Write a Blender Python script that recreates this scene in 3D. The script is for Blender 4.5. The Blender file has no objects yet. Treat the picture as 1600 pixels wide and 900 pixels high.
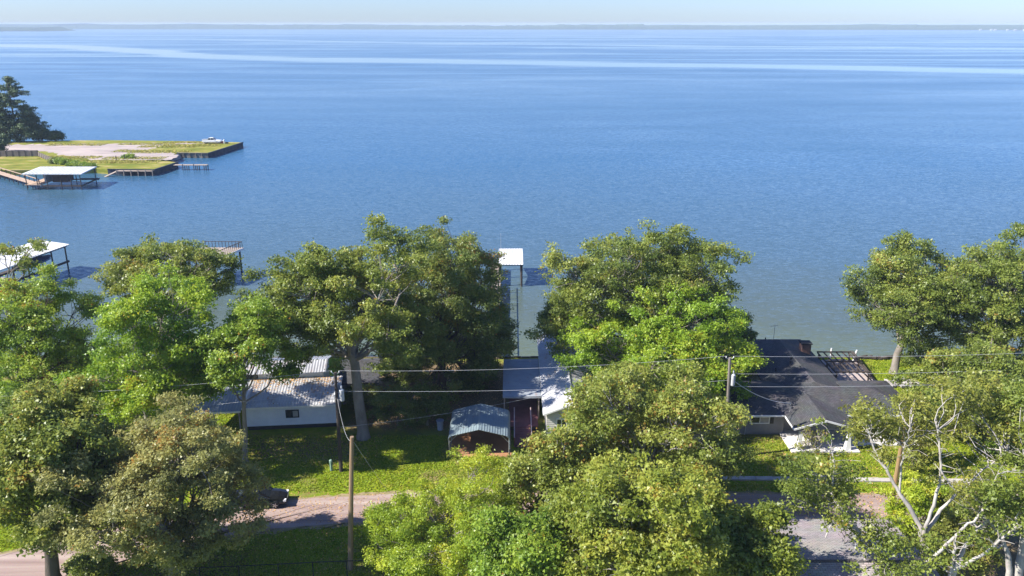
import bpy, math, random
import numpy as np
from mathutils import Vector, Matrix

# ------------------------------------------------------------------ camera, light, exposure
scene = bpy.context.scene
COL = scene.collection
CAM_H = 37.0
PITCH = math.radians(17.75)          # tilt below the horizon
FOC = 1290.0                         # focal length in photo pixels (photo 1600 wide)

cam_d = bpy.data.cameras.new("camera")
cam = bpy.data.objects.new("camera", cam_d)
COL.objects.link(cam)
cam.location = (0, 0, CAM_H)
cam.rotation_euler = (math.pi / 2 - PITCH, 0, 0)
cam_d.sensor_width = 36.0
cam_d.lens = 36.0 * FOC / 1600.0
cam_d.clip_start = 0.5
cam_d.clip_end = 40000.0
scene.camera = cam

SUN_EL = math.radians(41.0)
SUN_DIR_XY = (-0.975, -0.222)        # horizontal direction towards the sun (left, slightly behind the camera)

world = bpy.data.worlds.new("World")
scene.world = world
world.use_nodes = True
wn, wl = world.node_tree.nodes, world.node_tree.links
wn.clear()
w_out = wn.new("ShaderNodeOutputWorld")
w_bg = wn.new("ShaderNodeBackground")
w_sky = wn.new("ShaderNodeTexSky")
w_sky.sky_type = 'NISHITA'
w_sky.sun_disc = False
w_sky.sun_elevation = SUN_EL
w_sky.sun_rotation = math.atan2(SUN_DIR_XY[0], SUN_DIR_XY[1])
w_sky.altitude = 0.0
w_sky.air_density = 1.0
w_sky.dust_density = 0.3
w_sky.ozone_density = 3.0
w_bg.inputs["Strength"].default_value = 0.076
w_tint = wn.new("ShaderNodeMix")          # clear blue morning air
w_tint.data_type = 'RGBA'
w_tint.blend_type = 'MULTIPLY'
w_tint.inputs[0].default_value = 1.0
w_tint.inputs[7].default_value = (0.65, 0.815, 1.26, 1)
wl.new(w_sky.outputs[0], w_tint.inputs[6])
wl.new(w_tint.outputs[2], w_bg.inputs[0])
wl.new(w_bg.outputs[0], w_out.inputs[0])

sun_d = bpy.data.lights.new("sun", 'SUN')
sun = bpy.data.objects.new("sun", sun_d)
COL.objects.link(sun)
sun_d.energy = 5.0
sun_d.angle = math.radians(0.5)
sun_d.color = (1.0, 0.955, 0.87)
_to = Vector((SUN_DIR_XY[0] * math.cos(SUN_EL), SUN_DIR_XY[1] * math.cos(SUN_EL), math.sin(SUN_EL)))
sun.rotation_euler = (-_to).to_track_quat('-Z', 'Y').to_euler()
sun.location = (-60, -20, 80)

vs = scene.view_settings
vs.view_transform = 'Standard'
vs.look = 'None'
vs.gamma = 1.0
vs.use_curve_mapping = False
vs.exposure = 1.12
scene.render.filter_size = 1.05
scene.cycles.max_bounces = 12
scene.cycles.transmission_bounces = 10
scene.cycles.diffuse_bounces = 8
scene.cycles.transparent_max_bounces = 8
scene.cycles.volume_bounces = 0
scene.cycles.use_denoising = True
scene.cycles.sample_clamp_indirect = 10.0

# ------------------------------------------------------------------ helpers
CP, SP = math.cos(PITCH), math.sin(PITCH)
WATER_Z = -1.2
SHORE_Y = 89.0

def ray(px, py):
    u, v = (px - 800.0) / FOC, (py - 450.0) / FOC
    return Vector((u, CP - v * SP, -SP - v * CP))

def G(px, py, z=0.0):
    """ground point seen at a photo position"""
    d = ray(px, py)
    t = (z - CAM_H) / d.z
    return Vector((d.x * t, d.y * t, z))

def PY(px, py, Y):
    """point at distance Y seen at a photo position"""
    d = ray(px, py)
    t = Y / d.y
    return Vector((d.x * t, Y, CAM_H + d.z * t))

def depth_of(Y, z):
    return Y * CP + (CAM_H - z) * SP

def put(o, label=None, cat=None, group=None, kind=None):
    if label: o["label"] = label
    if cat: o["category"] = cat
    if group: o["group"] = group
    if kind: o["kind"] = kind
    return o

def empty(name, loc=(0, 0, 0), rz=0.0, label=None, cat=None, group=None):
    o = bpy.data.objects.new(name, None)
    COL.objects.link(o)
    o.location = loc
    o.rotation_euler = (0, 0, rz)
    o.empty_display_size = 0.3
    return put(o, label, cat, group)

def link_mesh(name, me, mat=None, parent=None, loc=(0, 0, 0), rz=0.0):
    o = bpy.data.objects.new(name, me)
    COL.objects.link(o)
    if mat is not None and len(me.materials) == 0:
        me.materials.append(mat)
    if parent is not None:
        o.parent = parent
    o.location = loc
    o.rotation_euler = (0, 0, rz)
    return o

def copy_tree(o, parent=None):
    c = o.copy()
    COL.objects.link(c)
    c.parent = parent
    for ch in list(o.children):
        copy_tree(ch, c)
    return c

class MB:
    """collects shapes and links them as ONE mesh object"""
    def __init__(self):
        self.v, self.f = [], []
    def poly(self, pts):
        n = len(self.v)
        self.v += [tuple(p) for p in pts]
        self.f.append(tuple(range(n, n + len(pts))))
        return self
    def quad(self, a, b, c, d):
        return self.poly([a, b, c, d])
    def box(self, c, s, rz=0.0, M=None):
        n = len(self.v)
        hx, hy, hz = s[0] / 2, s[1] / 2, s[2] / 2
        R = M if M is not None else Matrix.Rotation(rz, 3, 'Z')
        c = Vector(c)
        for x, y, z in ((-1,-1,-1),(1,-1,-1),(1,1,-1),(-1,1,-1),(-1,-1,1),(1,-1,1),(1,1,1),(-1,1,1)):
            self.v.append(tuple(c + R @ Vector((x * hx, y * hy, z * hz))))
        for f in ((3,2,1,0),(4,5,6,7),(0,1,5,4),(1,2,6,5),(2,3,7,6),(3,0,4,7)):
            self.f.append(tuple(i + n for i in f))
        return self
    def span(self, x0, x1, y0, y1, z0, z1):
        return self.box(((x0+x1)/2, (y0+y1)/2, (z0+z1)/2), (abs(x1-x0), abs(y1-y0), abs(z1-z0)))
    def bar(self, a, b, w, h=None, up=(0, 0, 1)):
        """box beam between two points, w wide and h high"""
        a, b = Vector(a), Vector(b)
        h = h or w
        d = b - a
        L = d.length
        if L < 1e-6: return self
        y = d / L
        u = Vector(up)
        if abs(y.dot(u)) > 0.98: u = Vector((1, 0, 0))
        x = y.cross(u).normalized()
        z = x.cross(y)
        R = Matrix((x, y, z)).transposed()
        return self.box((a + b) / 2, (w, L, h), M=R)
    def tube(self, pts, radii, n=8, caps=True):
        pts = [Vector(p) for p in pts]
        if not hasattr(radii, '__len__'): radii = [radii] * len(pts)
        base = len(self.v)
        prevx = None
        for i, p in enumerate(pts):
            if i == 0: d = pts[1] - pts[0]
            elif i == len(pts) - 1: d = pts[-1] - pts[-2]
            else: d = pts[i + 1] - pts[i - 1]
            d = d.normalized()
            x = prevx if prevx is not None else (Vector((1, 0, 0)) if abs(d.x) < 0.9 else Vector((0, 1, 0)))
            x = (x - d * x.dot(d)).normalized()
            prevx = x
            y = d.cross(x)
            for k in range(n):
                a = 2 * math.pi * k / n
                self.v.append(tuple(p + (x * math.cos(a) + y * math.sin(a)) * radii[i]))
        for i in range(len(pts) - 1):
            for k in range(n):
                a, b = base + i * n + k, base + i * n + (k + 1) % n
                self.f.append((a, b, b + n, a + n))
        if caps:
            self.f.append(tuple(base + k for k in reversed(range(n))))
            e = base + (len(pts) - 1) * n
            self.f.append(tuple(e + k for k in range(n)))
        return self
    def slab(self, pts, t):
        """closed plate: polygon pts (counter-clockwise seen from above), thickness t downward"""
        n = len(self.v)
        k = len(pts)
        pts = [Vector(p) for p in pts]
        self.v += [tuple(p) for p in pts] + [(p.x, p.y, p.z - t) for p in pts]
        self.f.append(tuple(range(n, n + k)))
        self.f.append(tuple(n + k + i for i in reversed(range(k))))
        for i in range(k):
            j = (i + 1) % k
            self.f.append((n + i, n + k + i, n + k + j, n + j))
        return self
    def build(self, name, mat, parent=None, loc=None, rz=0.0, smooth=False, local=False):
        me = bpy.data.meshes.new(name)
        v = np.array(self.v, dtype=np.float64)
        off = Vector((0, 0, 0))
        if parent is not None and not local:
            p = parent
            while p is not None:
                off += p.location
                p = p.parent
            v = v - np.array(off)
            loc = (0, 0, 0)
        elif loc is None:
            if local:
                loc = (0, 0, 0)
            else:
                loc = (v[:, 0].mean(), v[:, 1].mean(), v[:, 2].min())
                v = v - np.array(loc)
        me.from_pydata([tuple(p) for p in v], [], self.f)
        me.update()
        if smooth:
            me.polygons.foreach_set("use_smooth", [True] * len(me.polygons))
        return link_mesh(name, me, mat, parent, loc, rz)

# ------------------------------------------------------------------ materials
def new_mat(name):
    m = bpy.data.materials.new(name)
    m.use_nodes = True
    nt = m.node_tree
    return m, nt.nodes, nt.links, nt.nodes["Principled BSDF"]

def ramp(n, stops, interp='LINEAR'):
    r = n.new("ShaderNodeValToRGB")
    r.color_ramp.interpolation = interp
    e = r.color_ramp.elements
    while len(e) < len(stops): e.new(0.5)
    for el, (p, c) in zip(e, stops):
        el.position = p
        el.color = (*c, 1) if len(c) == 3 else c
    return r

def noise(n, l, vec, scale, detail=4.0, rough=0.55, dist=0.0):
    t = n.new("ShaderNodeTexNoise")
    t.inputs["Scale"].default_value = scale
    t.inputs["Detail"].default_value = detail
    t.inputs["Roughness"].default_value = rough
    t.inputs["Distortion"].default_value = dist
    l.new(vec, t.inputs["Vector"])
    return t

def mapping(n, l, vec, scale=(1, 1, 1), rot=(0, 0, 0)):
    m = n.new("ShaderNodeMapping")
    m.inputs["Scale"].default_value = scale
    m.inputs["Rotation"].default_value = rot
    l.new(vec, m.inputs["Vector"])
    return m.outputs[0]

def mixc(n, l, fac, a, b, mode='MIX'):
    m = n.new("ShaderNodeMix")
    m.data_type = 'RGBA'
    m.blend_type = mode
    for sock, val in ((m.inputs["Factor"], fac), (m.inputs["A"], a), (m.inputs["B"], b)):
        pass
    fs, A, B = m.inputs[0], m.inputs[6], m.inputs[7]
    for sock, val in ((fs, fac), (A, a), (B, b)):
        if hasattr(val, "links") or hasattr(val, "is_output"): l.new(val, sock)
        elif isinstance(val, (int, float)): sock.default_value = val
        else: sock.default_value = (*val, 1) if len(val) == 3 else val
    return m.outputs[2]

def math_n(n, l, op, a, b=None, clamp=False):
    m = n.new("ShaderNodeMath")
    m.operation = op
    m.use_clamp = clamp
    for i, val in enumerate((a, b)):
        if val is None: continue
        if isinstance(val, (int, float)): m.inputs[i].default_value = val
        else: l.new(val, m.inputs[i])
    return m.outputs[0]

def basic(name, c1, c2=None, scale=3.0, rough=0.7, bump=0.0, bscale=None, spec=0.3, metal=0.0, c3=None, stretch=(1, 1, 1), contrast=(0.3, 0.7)):
    """noise-mottled surface in object space"""
    m, n, l, b = new_mat(name)
    c2 = c2 or tuple(x * 0.75 for x in c1)
    tc = n.new("ShaderNodeTexCoord")
    v = mapping(n, l, tc.outputs["Object"], stretch)
    t = noise(n, l, v, scale, 6.0, 0.6)
    stops = [(contrast[0], c2), (contrast[1], c1)]
    if c3: stops = [(contrast[0] - 0.08, c3)] + stops
    r = ramp(n, stops)
    l.new(t.outputs["Fac"], r.inputs["Fac"])
    t2 = noise(n, l, v, scale * 9.0, 3.0, 0.6)
    col = mixc(n, l, 0.22, r.outputs["Color"], t2.outputs["Color"], 'OVERLAY')
    hs = n.new("ShaderNodeHueSaturation")
    hs.inputs["Saturation"].default_value = 0.95
    l.new(col, hs.inputs["Color"])
    l.new(hs.outputs[0], b.inputs["Base Color"])
    b.inputs["Roughness"].default_value = rough
    b.inputs["Specular IOR Level"].default_value = spec
    b.inputs["Metallic"].default_value = metal
    if bump:
        t3 = noise(n, l, v, bscale or scale * 6.0, 4.0, 0.6)
        bp = n.new("ShaderNodeBump")
        bp.inputs["Strength"].default_value = bump
        bp.inputs["Distance"].default_value = 0.05
        l.new(t3.outputs["Fac"], bp.inputs["Height"])
        l.new(bp.outputs[0], b.inputs["Normal"])
    return m
# ------------------------------------------------------------------ setting: water
def make_water_mat():
    m, n, l, b = new_mat("lake_water")
    geo = n.new("ShaderNodeNewGeometry")
    pos = geo.outputs["Position"]
    sep = n.new("ShaderNodeSeparateXYZ")
    l.new(pos, sep.inputs[0])
    X, Y = sep.outputs[0], sep.outputs[1]
    # silty green shallows by the near shore, clearer blue water further out
    wob = noise(n, l, pos, 0.03, 3.0)
    yy = math_n(n, l, 'ADD', Y, math_n(n, l, 'MULTIPLY', math_n(n, l, 'SUBTRACT', wob.outputs["Fac"], 0.5), 30.0))
    fac = n.new("ShaderNodeMapRange")
    fac.inputs["From Min"].default_value = 86.0
    fac.inputs["From Max"].default_value = 240.0
    l.new(yy, fac.inputs["Value"])
    r = ramp(n, [(0.0, (0.105, 0.130, 0.080)), (0.14, (0.078, 0.102, 0.080)), (0.34, (0.055, 0.100, 0.128)), (1.0, (0.028, 0.095, 0.175))])
    l.new(fac.outputs[0], r.inputs["Fac"])
    l.new(r.outputs["Color"], b.inputs["Base Color"])
    b.inputs["IOR"].default_value = 1.333
    b.inputs["Specular IOR Level"].default_value = 0.5
    # wind slicks: long calm streaks far out
    def band(points, width, soft):
        """calm strip that follows a polyline y = f(x)"""
        xs = [p[0] for p in points]
        x0, x1 = xs[0], xs[-1]
        mr = n.new("ShaderNodeMapRange")
        mr.inputs["From Min"].default_value = x0
        mr.inputs["From Max"].default_value = x1
        l.new(X, mr.inputs["Value"])
        fc = n.new("ShaderNodeFloatCurve")
        cv = fc.mapping.curves[0]
        ys = [p[1] for p in points]
        ymax = max(ys) * 1.1
        while len(cv.points) < len(points): cv.points.new(0.5, 0.5)
        for cp, p in zip(cv.points, points):
            cp.location = ((p[0] - x0) / (x1 - x0), p[1] / ymax)
        fc.mapping.update()
        l.new(mr.outputs[0], fc.inputs["Value"])
        yc = math_n(n, l, 'MULTIPLY', fc.outputs[0], ymax)
        d = math_n(n, l, 'DIVIDE', math_n(n, l, 'SUBTRACT', Y, yc), yc)
        nz = noise(n, l, mapping(n, l, pos, (0.004, 0.012, 1)), 1.0, 5.0, 0.6)
        d = math_n(n, l, 'ADD', d, math_n(n, l, 'MULTIPLY', math_n(n, l, 'SUBTRACT', nz.outputs["Fac"], 0.5), width * 1.5))
        d = math_n(n, l, 'ABSOLUTE', d)
        o = n.new("ShaderNodeMapRange")
        o.inputs["From Min"].default_value = width
        o.inputs["From Max"].default_value = width * (1 - soft)
        l.new(d, o.inputs["Value"])
        return o.outputs[0]
    def wp(lst):
        return [(p.x, p.y) for p in (G(a, c, WATER_Z) for a, c in lst)]
    b1 = band(wp([(-700, 66), (0, 71), (200, 78), (400, 91), (800, 98), (1200, 104), (1600, 111), (2300, 116)]), 0.085, 0.6)
    b2 = band(wp([(200, 61), (420, 63), (640, 67), (900, 70), (1600, 76), (2200, 80)]), 0.05, 0.7)
    sl = noise(n, l, mapping(n, l, pos, (0.0013, 0.0075, 1), (0, 0, 0.05)), 1.0, 6.0, 0.60, 0.6)
    sr = n.new("ShaderNodeMapRange")
    sr.inputs["From Min"].default_value = 0.47
    sr.inputs["From Max"].default_value = 0.60
    l.new(sl.outputs["Fac"], sr.inputs["Value"])
    far = n.new("ShaderNodeMapRange")
    far.inputs["From Min"].default_value = 300.0
    far.inputs["From Max"].default_value = 900.0
    l.new(Y, far.inputs["Value"])
    s3 = math_n(n, l, 'MULTIPLY', sr.outputs[0], math_n(n, l, 'MULTIPLY', far.outputs[0], 0.6))
    calm = math_n(n, l, 'MAXIMUM', math_n(n, l, 'MAXIMUM', b1, math_n(n, l, 'MULTIPLY', b2, 0.7)), s3)
    rough_w = math_n(n, l, 'SUBTRACT', 1.0, math_n(n, l, 'MULTIPLY', calm, 0.90))
    gust = noise(n, l, mapping(n, l, pos, (0.006, 0.016, 1), (0, 0, -0.12)), 1.0, 4.0, 0.6, 0.4)
    gm = n.new("ShaderNodeMapRange"); gm.inputs["From Min"].default_value = 0.30; gm.inputs["From Max"].default_value = 0.70
    gm.inputs["To Min"].default_value = 0.62; gm.inputs["To Max"].default_value = 1.15
    l.new(gust.outputs["Fac"], gm.inputs["Value"])
    rough_w = math_n(n, l, 'MULTIPLY', rough_w, gm.outputs[0])
    # waves: slopes straight from noise colours so they hold at any distance
    acc = None
    for sc, st, amp, rot in ((0.17, (1, 2.4, 1), 0.05, 0.30), (0.50, (1, 3.0, 1), 0.27, -0.12), (1.4, (1, 2.8, 1), 0.42, 0.25), (5.0, (1, 1.8, 1), 0.12, -0.2)):
        t = noise(n, l, mapping(n, l, pos, st, (0, 0, rot)), sc, 2.0, 0.5)
        sub = n.new("ShaderNodeVectorMath"); sub.operation = 'SUBTRACT'
        l.new(t.outputs["Color"], sub.inputs[0]); sub.inputs[1].default_value = (0.5, 0.5, 0.5)
        mul = n.new("ShaderNodeVectorMath"); mul.operation = 'MULTIPLY'
        l.new(sub.outputs[0], mul.inputs[0]); mul.inputs[1].default_value = (amp * 0.8, amp * 1.25, 0.0)
        if acc is None: acc = mul.outputs[0]
        else:
            ad = n.new("ShaderNodeVectorMath"); ad.operation = 'ADD'
            l.new(acc, ad.inputs[0]); l.new(mul.outputs[0], ad.inputs[1]); acc = ad.outputs[0]
    sca = n.new("ShaderNodeVectorMath"); sca.operation = 'SCALE'
    l.new(acc, sca.inputs[0]); l.new(rough_w, sca.inputs["Scale"])
    up = n.new("ShaderNodeVectorMath"); up.operation = 'ADD'
    l.new(sca.outputs[0], up.inputs[0]); up.inputs[1].default_value = (0, 0, 1)
    nm = n.new("ShaderNodeVectorMath"); nm.operation = 'NORMALIZE'
    l.new(up.outputs[0], nm.inputs[0])
    l.new(nm.outputs[0], b.inputs["Normal"])
    l.new(math_n(n, l, 'ADD', math_n(n, l, 'MULTIPLY', rough_w, 0.22), 0.02), b.inputs["Roughness"])
    return m

FAR_END = 8600.0
mb = MB()
mb.poly([(-9000, -420, WATER_Z), (9000, -420, WATER_Z), (9000, FAR_END, WATER_Z), (-9000, FAR_END, WATER_Z)])
water = mb.build("water", make_water_mat(), loc=(0, 0, 0), local=True)
put(water, kind="structure")

# ------------------------------------------------------------------ setting: near ground
def make_lawn_mat():
    m, n, l, b = new_mat("lawn_and_dirt")
    geo = n.new("ShaderNodeNewGeometry")
    pos = geo.outputs["Position"]
    big = noise(n, l, pos, 0.11, 5.0, 0.6)
    mid = noise(n, l, pos, 0.55, 6.0, 0.65)
    fine = noise(n, l, pos, 7.0, 4.0, 0.7)
    g = ramp(n, [(0.30, (0.095, 0.145, 0.007)), (0.50, (0.165, 0.225, 0.010)), (0.72, (0.27, 0.27, 0.02))])
    l.new(mid.outputs["Fac"], g.inputs["Fac"])
    d = ramp(n, [(0.35, (0.13, 0.088, 0.05)), (0.65, (0.26, 0.185, 0.115))])
    l.new(fine.outputs["Fac"], d.inputs["Fac"])
    msk = math_n(n, l, 'ADD', math_n(n, l, 'MULTIPLY', big.outputs["Fac"], 0.55), math_n(n, l, 'MULTIPLY', mid.outputs["Fac"], 0.45))
    mr = n.new("ShaderNodeMapRange")
    mr.inputs["From Min"].default_value = 0.515
    mr.inputs["From Max"].default_value = 0.63
    l.new(msk, mr.inputs["Value"])
    # bare, leaf-strewn earth under the trees between the houses and the water
    sep = n.new("ShaderNodeSeparateXYZ"); l.new(pos, sep.inputs[0])
    def box_mask(x0, x1, y0, y1, soft):
        dx = math_n(n, l, 'SUBTRACT', math_n(n, l, 'ABSOLUTE', math_n(n, l, 'SUBTRACT', sep.outputs[0], (x0 + x1) / 2)), (x1 - x0) / 2)
        dy = math_n(n, l, 'SUBTRACT', math_n(n, l, 'ABSOLUTE', math_n(n, l, 'SUBTRACT', sep.outputs[1], (y0 + y1) / 2)), (y1 - y0) / 2)
        dd = math_n(n, l, 'MAXIMUM', dx, dy)
        dd = math_n(n, l, 'ADD', dd, math_n(n, l, 'MULTIPLY', math_n(n, l, 'SUBTRACT', mid.outputs["Fac"], 0.5), soft * 3.0))
        o = n.new("ShaderNodeMapRange")
        o.inputs["From Min"].default_value = soft
        o.inputs["From Max"].default_value = -soft
        l.new(dd, o.inputs["Value"])
        return o.outputs[0]
    k = mr.outputs[0]
    k = math_n(n, l, 'MULTIPLY', k, 0.75)
    for a in DIRT_PATCHES:
        k = math_n(n, l, 'MAXIMUM', k, math_n(n, l, 'MULTIPLY', box_mask(*a[:5]), a[5]))
    col = mixc(n, l, k, g.outputs["Color"], d.outputs["Color"])
    col = mixc(n, l, 0.35, col, fine.outputs["Color"], 'OVERLAY')
    l.new(col, b.inputs["Base Color"])
    b.inputs["Roughness"].default_value = 0.95
    b.inputs["Specular IOR Level"].default_value = 0.1
    bp = n.new("ShaderNodeBump"); bp.inputs["Strength"].default_value = 0.7; bp.inputs["Distance"].default_value = 0.12
    l.new(fine.outputs["Fac"], bp.inputs["Height"]); l.new(bp.outputs[0], b.inputs["Normal"])
    return m

#  x0 x1 y0 y1 soft strength
DIRT_PATCHES = [(-16, 2, 71, 88, 1.5, 0.95), (-6.0, -0.1, 66.0, 72, 0.5, 1.0), (-34, -14, 65.5, 69.5, 1.2, 0.8),
                (12, 18.5, 70, 88, 1.5, 0.9), (18, 26, 68.6, 70, 0.7, 0.8), (-29, -19, 47, 52.5, 1.8, 0.6),
                (30, 50, 40, 56, 2.0, 0.9), (-9, -2, 47, 54, 1.5, 0.5)]
lawn_mat = make_lawn_mat()
mb = MB()
mb.slab([(-420, -400, 0), (420, -400, 0), (420, SHORE_Y, 0), (-420, SHORE_Y, 0)], 1.9)
ground = mb.build("ground", lawn_mat, loc=(0, 0, 0), local=True)
put(ground, kind="structure")

# ------------------------------------------------------------------ lane
def make_road_mat():
    m, n, l, b = new_mat("worn_pinkish_asphalt")
    geo = n.new("ShaderNodeNewGeometry"); pos = geo.outputs["Position"]
    a = noise(n, l, mapping(n, l, pos, (0.06, 1.5, 1)), 0.8, 6.0, 0.65)
    f = noise(n, l, pos, 12.0, 4.0, 0.7)
    r = ramp(n, [(0.3, (0.21, 0.145, 0.125)), (0.52, (0.30, 0.222, 0.195)), (0.72, (0.40, 0.32, 0.275))])
    l.new(a.outputs["Fac"], r.inputs["Fac"])
    col = mixc(n, l, 0.3, r.outputs["Color"], f.outputs["Color"], 'OVERLAY')
    l.new(col, b.inputs["Base Color"])
    b.inputs["Roughness"].default_value = 0.9; b.inputs["Specular IOR Level"].default_value = 0.2
    bp = n.new("ShaderNodeBump"); bp.inputs["Strength"].default_value = 0.3; bp.inputs["Distance"].default_value = 0.03
    l.new(f.outputs["Fac"], bp.inputs["Height"]); l.new(bp.outputs[0], b.inputs["Normal"])
    return m
road_mat = make_road_mat()
rng0 = random.Random(5)
up_edge = [(-95, 33.0), (-60, 44.0), (-37.3, 51.6), (-32.8, 53.9), (-25, 56.9), (-17.8, 58.9), (-9.1, 59.9), (0, 60.1), (18.4, 59.8), (29, 59.6), (45, 60.4), (120, 65)]
lo_edge = [(-96, 28.0), (-59, 39.2), (-36.5, 46.6), (-30, 49.6), (-24.5, 53.2), (-17.5, 55.0), (-9.3, 56.1), (0, 56.1), (18, 55.6), (29, 54.2), (45, 55.0), (122, 60)]
def ragged(edge, amp, step=0.6):
    out = []
    for (xa, ya), (xb, yb) in zip(edge[:-1], edge[1:]):
        k = max(1, int((xb - xa) / step)) if abs(xa) < 60 else 6
        for i in range(k):
            t = i / k
            out.append((xa + (xb - xa) * t, ya + (yb - ya) * t + rng0.uniform(-amp, amp)))
    out.append(edge[-1])
    return out
def strip(name, e1, e2, z, mat, amp=0.10):
    a, c = ragged(e1, amp), ragged(e2, amp)
    n = min(len(a), len(c))
    a = [a[int(i * (len(a) - 1) / (n - 1))] for i in range(n)]
    c = [c[int(i * (len(c) - 1) / (n - 1))] for i in range(n)]
    mb = MB()
    for i in range(n - 1):
        mb.quad((*c[i], z), (*c[i + 1], z), (*a[i + 1], z), (*a[i], z))
    return mb.build(name, mat, loc=(0, 0, 0), local=True)
verge_mat = basic("dry_verge", (0.34, 0.25, 0.15), (0.17, 0.16, 0.055), 1.6, 0.95, 0.4, 9.0, 0.1)
put(strip("verge", [(x, y + 0.42) for x, y in up_edge], [(x, y - 0.55) for x, y in lo_edge], 0.006, verge_mat, 0.22), kind="structure")
put(strip("road", up_edge, lo_edge, 0.012, road_mat), kind="structure")

# concrete gutter strip across the right-hand lawn
conc = basic("old_concrete", (0.46, 0.42, 0.38), (0.33, 0.30, 0.27), 1.5, 0.9, 0.2)
mb = MB()
for i in range(15):
    x = 17.8 + i * 1.5
    mb.span(x, x + 1.47, 61.9 - i * 0.035, 62.45 - i * 0.035, -0.05, 0.11 + 0.008 * (i % 3))
put(mb.build("kerb", conc), kind="structure")

# ------------------------------------------------------------------ sea wall along the near shore
bulk = basic("weathered_timber_wall", (0.20, 0.165, 0.13), (0.10, 0.082, 0.065), 2.5, 0.9, 0.4, 8.0)
mb = MB()
x = -100.0
while x < 100:
    w = rng0.uniform(0.9, 1.1)
    mb.span(x, x + w - 0.03, SHORE_Y + 0.01, SHORE_Y + 0.13 + rng0.uniform(0, .03), -1.9, 0.10 + rng0.uniform(-.03, .06))
    x += w
sw = mb.build("retaining_wall", bulk)
put(sw, kind="structure")

# ------------------------------------------------------------------ peninsula across the water (upper left)
PZ = 0.2
def gp(lst, z=PZ):
    return [G(a, c, z) for a, c in lst]
def patch(name, pts, z, mat, base=None, kind="structure"):
    mb = MB()
    if base is not None: mb.slab([(p.x, p.y, z) for p in pts], z - base)
    else: mb.poly([(p.x, p.y, z) for p in pts])
    o = mb.build(name, mat, loc=(0, 0, 0), local=True)
    return put(o, kind=kind)
def make_spit_mat():
    m, n, l, b = new_mat("far_grass")
    geo = n.new("ShaderNodeNewGeometry"); pos = geo.outputs["Position"]
    a = noise(n, l, mapping(n, l, pos, (0.12, 0.25, 1)), 1.0, 6.0, 0.65)
    f = noise(n, l, pos, 1.2, 4.0, 0.7)
    r = ramp(n, [(0.32, (0.10, 0.125, 0.018)), (0.52, (0.20, 0.20, 0.03)), (0.66, (0.36, 0.29, 0.12))])
    l.new(a.outputs["Fac"], r.inputs["Fac"])
    l.new(mixc(n, l, 0.4, r.outputs["Color"], f.outputs["Color"], 'OVERLAY'), b.inputs["Base Color"])
    b.inputs["Roughness"].default_value = 0.95; b.inputs["Specular IOR Level"].default_value = 0.1
    return m
spit_mat = make_spit_mat()
gravel = basic("pale_gravel", (0.43, 0.355, 0.315), (0.29, 0.24, 0.225), 0.16, 0.95, 0.2, 1.0, 0.1, stretch=(0.5, 1.8, 1), c3=(0.24, 0.22, 0.12), contrast=(0.38, 0.62))
far_pts = gp([(-420, 222), (0, 221), (100, 219.5), (170, 219), (310, 220.5), (379, 222.5), (325, 239.5), (277, 239), (262, 246), (150, 250), (0, 252), (-420, 262)])
patch("far_spit_land", list(reversed(far_pts)), PZ, spit_mat, -2.0)
near_pts = gp([(-420, 262), (0, 251), (150, 249), (262, 251.8), (277, 253.5), (240, 265.5), (205, 264.5), (170, 264.5), (150, 262.5), (110, 264), (60, 265), (0, 266), (-420, 290)])
patch("near_spit_land", list(reversed(near_pts)), PZ - 0.008, spit_mat, -2.0)
gr_pts = gp([(-420, 232), (8, 226), (120, 225), (230, 223.5), (318, 222.3), (322, 224.6), (262, 226.5), (225, 236), (262, 238), (279, 241.5), (268, 249.5), (220, 250.2), (198, 251.5), (178, 253.5), (140, 250.5), (110, 244.5), (85, 239.5), (60, 236), (0, 236.5), (-420, 246)])
# make the outline of the gravel ragged
rg = []
for i, p in enumerate(gr_pts):
    q = gr_pts[(i + 1) % len(gr_pts)]
    k = max(1, int((q - p).length / 1.3))
    for j in range(k if abs(p.x) < 190 else 1):
        t = j / max(1, k)
        r_ = p.lerp(q, t)
        if j: r_ += Vector((rng0.uniform(-.7, .7), rng0.uniform(-1.5, 1.5), 0))
        rg.append(r_)
mb = MB(); mb.poly([(p.x, p.y, PZ + 0.02) for p in reversed(rg)])
put(mb.build("gravel_lot", gravel, loc=(0, 0, 0), local=True), kind="structure")
# boat ramp that slopes from the lot into the inlet
ramp_mat = basic("ramp_concrete", (0.40, 0.345, 0.33), (0.29, 0.25, 0.24), 0.4, 0.9)
a, c, d, e = G(262, 246.5, PZ), G(277, 240.3, PZ), G(292, 243.5, WATER_Z), G(276, 250.3, WATER_Z)
mb = MB(); mb.slab([(p.x, p.y, z) for p, z in ((a, PZ + .03), (e, WATER_Z - .15), (d, WATER_Z - .15), (c, PZ + .03))], 0.6)
put(mb.build("boat_ramp", ramp_mat, loc=(0, 0, 0), local=True), kind="structure")
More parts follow.
